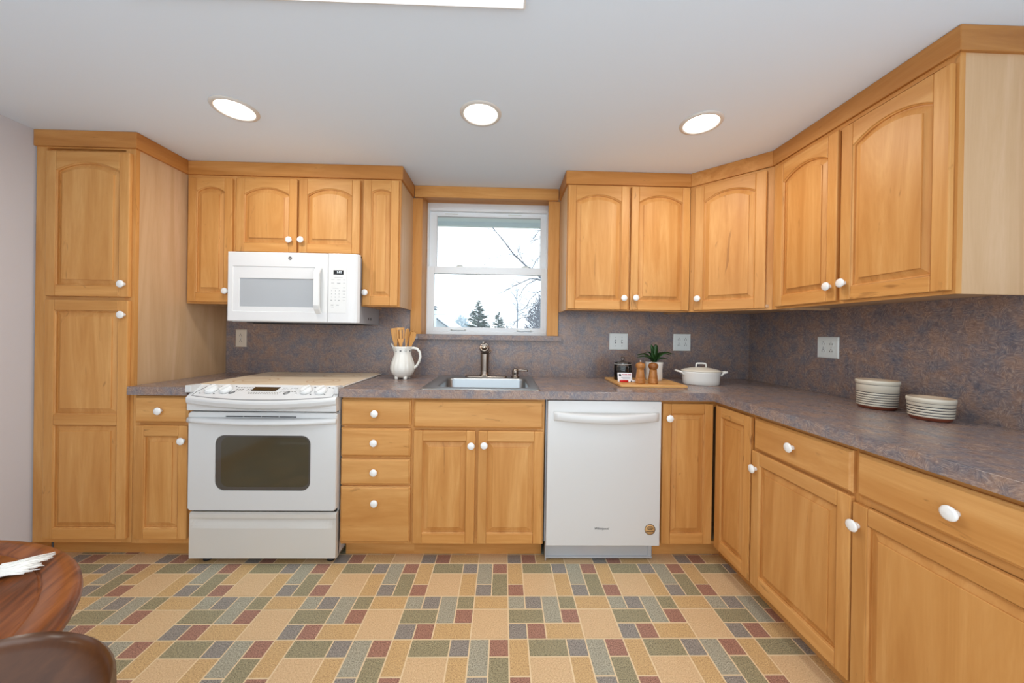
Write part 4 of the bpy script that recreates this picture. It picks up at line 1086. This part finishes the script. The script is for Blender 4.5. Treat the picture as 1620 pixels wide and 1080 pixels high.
# ------------------------------------------------------------------ outdoors, beyond the window
struct(MB().box(-40, 40, .2, 80, -.7, -.5).build('ground', ground_mat))
b = MB(); b.box(-3, 3, .2, .95, 2.285, 2.32, 0); b.box(-3, 3, .93, .97, 2.245, 2.36, 0)
for i in range(5): b.box(-3, 3, .28 + i * .13, .285 + i * .13, 2.281, 2.2852, 1)
struct(b.build('trim_6', [soffit_mat, grey_metal])); bpy.data.objects['trim_6']['label'] = 'pale soffit and fascia outside the window'
def conifer(x, y, base, h, R, n, m, seed, label):
    r = random.Random(seed); t = thing('conifer_tree', (x, y, base), 0, label, 'tree', None)
    MB().tube([(0, 0, 0), (0, 0, h * .5), (0, 0, h * .98)], [R * .10, R * .06, .008], 8).build('trunk', bark, t)
    b = MB()
    for i in range(n):
        q = i / n; z = h * (.06 + .94 * q ** .85); rad = R * (1 - z / h) ** .8 * r.uniform(.6, 1.08) + .03
        a = r.uniform(0, 2 * PI); dx, dy = math.cos(a), math.sin(a); up = rad * r.uniform(.05, .35)
        p0 = Vector((dx * rad * .12, dy * rad * .12, z)); p1 = Vector((dx * rad, dy * rad, z + up))
        b.tube([p0, p1], [.018, .006], 3, cap=False)
        for k in range(7):
            f = .35 + .65 * k / 6; p = p0.lerp(p1, f); s = rad * .28 * (1.15 - f * .6)
            for sgn in (-1, 1):
                e = p + Vector((-dy * sgn * s + dx * s * .7, dx * sgn * s + dy * s * .7, s * r.uniform(-.2, .5)))
                b.tube([p, e], [.026, .006], 3, cap=False)
    b.build('needles', m, t)
conifer(-1.453, 18, -.5, 3.59, 1.32, 260, needle, 1, 'larger dark conifer in the middle of the window view')
conifer(-.42, 27, -.5, 3.5, 1.35, 200, needle, 2, 'smaller conifer right of the large conifer outside')
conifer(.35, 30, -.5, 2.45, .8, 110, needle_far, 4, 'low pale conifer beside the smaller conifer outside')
def bare(name, label, x, y, base, m, specs, seed, trunk=None):
    """tree with hand-placed limbs (lists of points relative to the base) that sprout random twigs"""
    r = random.Random(seed); t = thing(name, (x, y, base), 0, label, 'tree')
    if trunk: MB().tube(trunk[0], trunk[1], 10).build('trunk', m, t)
    b = MB()
    def twig(p, d, ln, rad, lv):
        pts = [p]; q = p
        for i in range(3):
            d = (d + Vector((r.uniform(-.25, .25), r.uniform(-.25, .25), r.uniform(-.12, .2)))).normalized(); q = q + d * ln / 3; pts.append(q)
        b.tube(pts, [rad, rad * .75, rad * .55, rad * .3], 4, cap=False)
        if lv > 0:
            for i in range(3):
                pp_ = pts[1 + i % 3]; dd = (d + Vector((r.uniform(-.9, .9), r.uniform(-.9, .9), r.uniform(-.5, .7)))).normalized()
                twig(pp_, dd, ln * r.uniform(.45, .7), rad * .55, lv - 1)
    for pts, r0, r1, nt, lv, tl in specs:
        P = [Vector(p) for p in pts]; n = len(P)
        b.tube(P, [r0 + (r1 - r0) * i / (n - 1) for i in range(n)], 7)
        for i in range(nt):
            f = r.uniform(.15, 1) * (n - 1); k = min(int(f), n - 2); p = P[k].lerp(P[k + 1], f - k); d = (P[k + 1] - P[k]).normalized()
            dd = (d * .8 + Vector((r.uniform(-.8, .8), r.uniform(-.8, .8), r.uniform(-.6, .8)))).normalized()
            twig(p, dd, tl * r.uniform(.6, 1.2), r1 * .8 + .002, lv)
    b.build('branches', m, t)
bare('bare_tree', 'leafless tree with long branches reaching in from the right', 2.3, 7.0, -.5, bark,
     [([(0, .3, 2.5), (-1.06, .1, 3.01), (-1.54, 0, 3.43), (-1.72, 0, 3.54), (-2.06, -.05, 3.84), (-2.39, -.1, 4.25), (-2.57, -.1, 4.45), (-2.72, -.1, 4.66)], .032, .006, 16, 1, .40),
      ([(0, .2, 2.9), (-.89, 0, 3.22), (-1.2, 0, 3.14), (-1.4, 0, 3.19), (-1.61, 0, 3.19), (-1.83, 0, 3.08), (-2.05, 0, 2.98), (-2.25, 0, 2.87), (-2.47, 0, 2.75)], .024, .004, 20, 1, .32),
      ([(0, 0, 2.6), (-1.06, 0, 3.04), (-1.4, 0, 3.18), (-1.66, 0, 3.05), (-1.81, 0, 2.86), (-1.91, 0, 2.62)], .020, .005, 14, 1, .30),
      ([(0, 0, 2.8), (-.97, 0, 3.05), (-1.19, 0, 2.94), (-1.43, 0, 2.80), (-1.6, 0, 2.62), (-1.67, 0, 2.45)], .020, .005, 22, 2, .34),
      ([(0, 0, 2.4), (-.97, 0, 2.74), (-1.19, 0, 2.60), (-1.48, 0, 2.42), (-1.65, 0, 2.28)], .020, .005, 26, 2, .36),
      ([(0, 0, 2.3), (-.88, 0, 2.57), (-1.19, 0, 2.43), (-1.39, 0, 2.29), (-1.59, 0, 2.16), (-1.82, 0, 2.13), (-2.0, 0, 2.02)], .020, .005, 24, 2, .34),
      ([(0, 0, 3.2), (-.91, 0, 4.76), (-1.22, 0, 4.61), (-1.42, 0, 4.44), (-1.54, 0, 4.27)], .016, .004, 14, 1, .30),
      ([(0, 0, 3.3), (-.91, 0, 4.31), (-1.32, 0, 4.29), (-1.62, 0, 4.20)], .014, .004, 12, 1, .30),
      ([(0, 0, 3.0), (-.90, 0, 3.99), (-1.24, 0, 3.90), (-1.45, 0, 3.69), (-1.54, 0, 3.48)], .014, .005, 18, 1, .34),
      ([(-1.75, 0, 3.56), (-1.87, 0, 3.80), (-1.96, 0, 4.02)], .008, .004, 6, 1, .22),
      ([(-2.06, -.05, 3.84), (-2.35, 0, 3.80), (-2.69, 0, 3.70), (-2.86, 0, 3.52)], .007, .003, 8, 1, .25),
      ([(-1.0, 0, 2.9), (-1.1, 0, 3.4), (-1.25, 0, 3.9), (-1.3, 0, 4.3)], .012, .004, 22, 1, .36)], 11,
     ([(0, 0, 0), (.02, 0, 1.0), (.0, 0, 2.1), (.1, 0, 3.6)], [.16, .13, .10, .06]))
bare('bare_sapling', 'thin upright leafless sapling outside the right side of the window', .40, 8.0, -.5, bark_light,
     [([(0, 0, 1.2), (.02, 0, 2.4), (-.04, 0, 3.1)], .026, .006, 16, 1, .5)], 12, ([(0, 0, 0), (0, 0, 1.2)], [.035, .026]))
def mound(name, label, x, y, base, rx, rz_, n, m, seed, ln, rad):
    r = random.Random(seed); t = thing(name, (x, y, base), 0, label, 'tree'); b = MB()
    MB().tube([(0, 0, 0), (0, 0, rz_ * .5)], [.12, .05], 8).build('trunk', m, t)
    for i in range(n):
        a = r.uniform(0, 2 * PI); ph = math.acos(r.uniform(0, 1)); k = r.uniform(.1, 1) ** .4
        p = Vector((rx * k * math.sin(ph) * math.cos(a), rx * k * math.sin(ph) * math.sin(a), rz_ * (.25 + .75 * k * math.cos(ph))))
        d = (p - Vector((0, 0, rz_ * .2))).normalized() + Vector((r.uniform(-.6, .6), r.uniform(-.6, .6), r.uniform(-.3, .6)))
        b.tube([p - d.normalized() * ln * .6, p, p + d.normalized() * ln], [rad, rad * .8, rad * .3], 3, cap=False)
    b.build('twigs', m, t)
mound('bare_bush', 'dense grey twiggy bush at the lower right of the window', 2.75, 12, -.5, 2.0, 4.0, 4200, shrub_grey, 21, .22, .018)
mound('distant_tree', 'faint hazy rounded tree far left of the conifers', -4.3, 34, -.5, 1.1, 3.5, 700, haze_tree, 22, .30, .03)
hs = thing('house', (-7.0, 21, -.5), 0, 'pale gabled house just visible at the lower left of the window', 'house')
b = MB(); b.prism([(-10.4, -.5), (-3.75, -.5), (-3.75, 1.60), (-7.05, 4.0), (-10.4, 1.60)], 21, 29, 'XZ'); wb(b, 'walls', house_white, hs)
b = MB()
for s in (-1, 1):
    xe, xm = -7.05 - s * -3.55, -7.05
    b.prism([(xe, 1.42), (xm, 4.02), (xm, 4.12), (xe, 1.52)], 20.7, 29.2, 'XZ', 0)
rf = wb(b, 'roof', roof_pale, hs)
b = MB(); b.prism([(-3.5, 1.40), (-7.05, 4.0), (-7.05, 4.06), (-3.5, 1.46)], 20.62, 20.69, 'XZ'); sub(b, 'rake_board', roof_edge, rf)
b = MB(); b.box(-4.72, -4.36, 20.1, 20.5, -.5, 2.62); chm = wb(b, 'chimney', house_white, hs)
b = MB(); b.box(-4.74, -4.34, 20.08, 20.52, 2.62, 2.69); b.box(-4.70, -4.38, 20.12, 20.48, 2.69, 2.80, 1); b.box(-4.76, -4.32, 20.06, 20.54, 2.80, 2.87); sub(b, 'chimney_cap', [roof_edge, house_white], chm)
wr_ = thing('utility_wire', (0, 14.5, 2.2), 0, 'thin sagging wire crossing behind the conifers', 'wire')
b = MB(); b.tube([(-9 + i * 1.5, 14.5, 1.93 + .0022 * (i - 8) ** 2 + .02 * i) for i in range(17)], .006, 5); wb(b, 'wire', wire_mat, wr_)
for xx in (-9, 15): wb(MB().tube([(xx, 14.5, -.5), (xx, 14.5, 2.7)], .08, 8), 'post', bark, wr_)
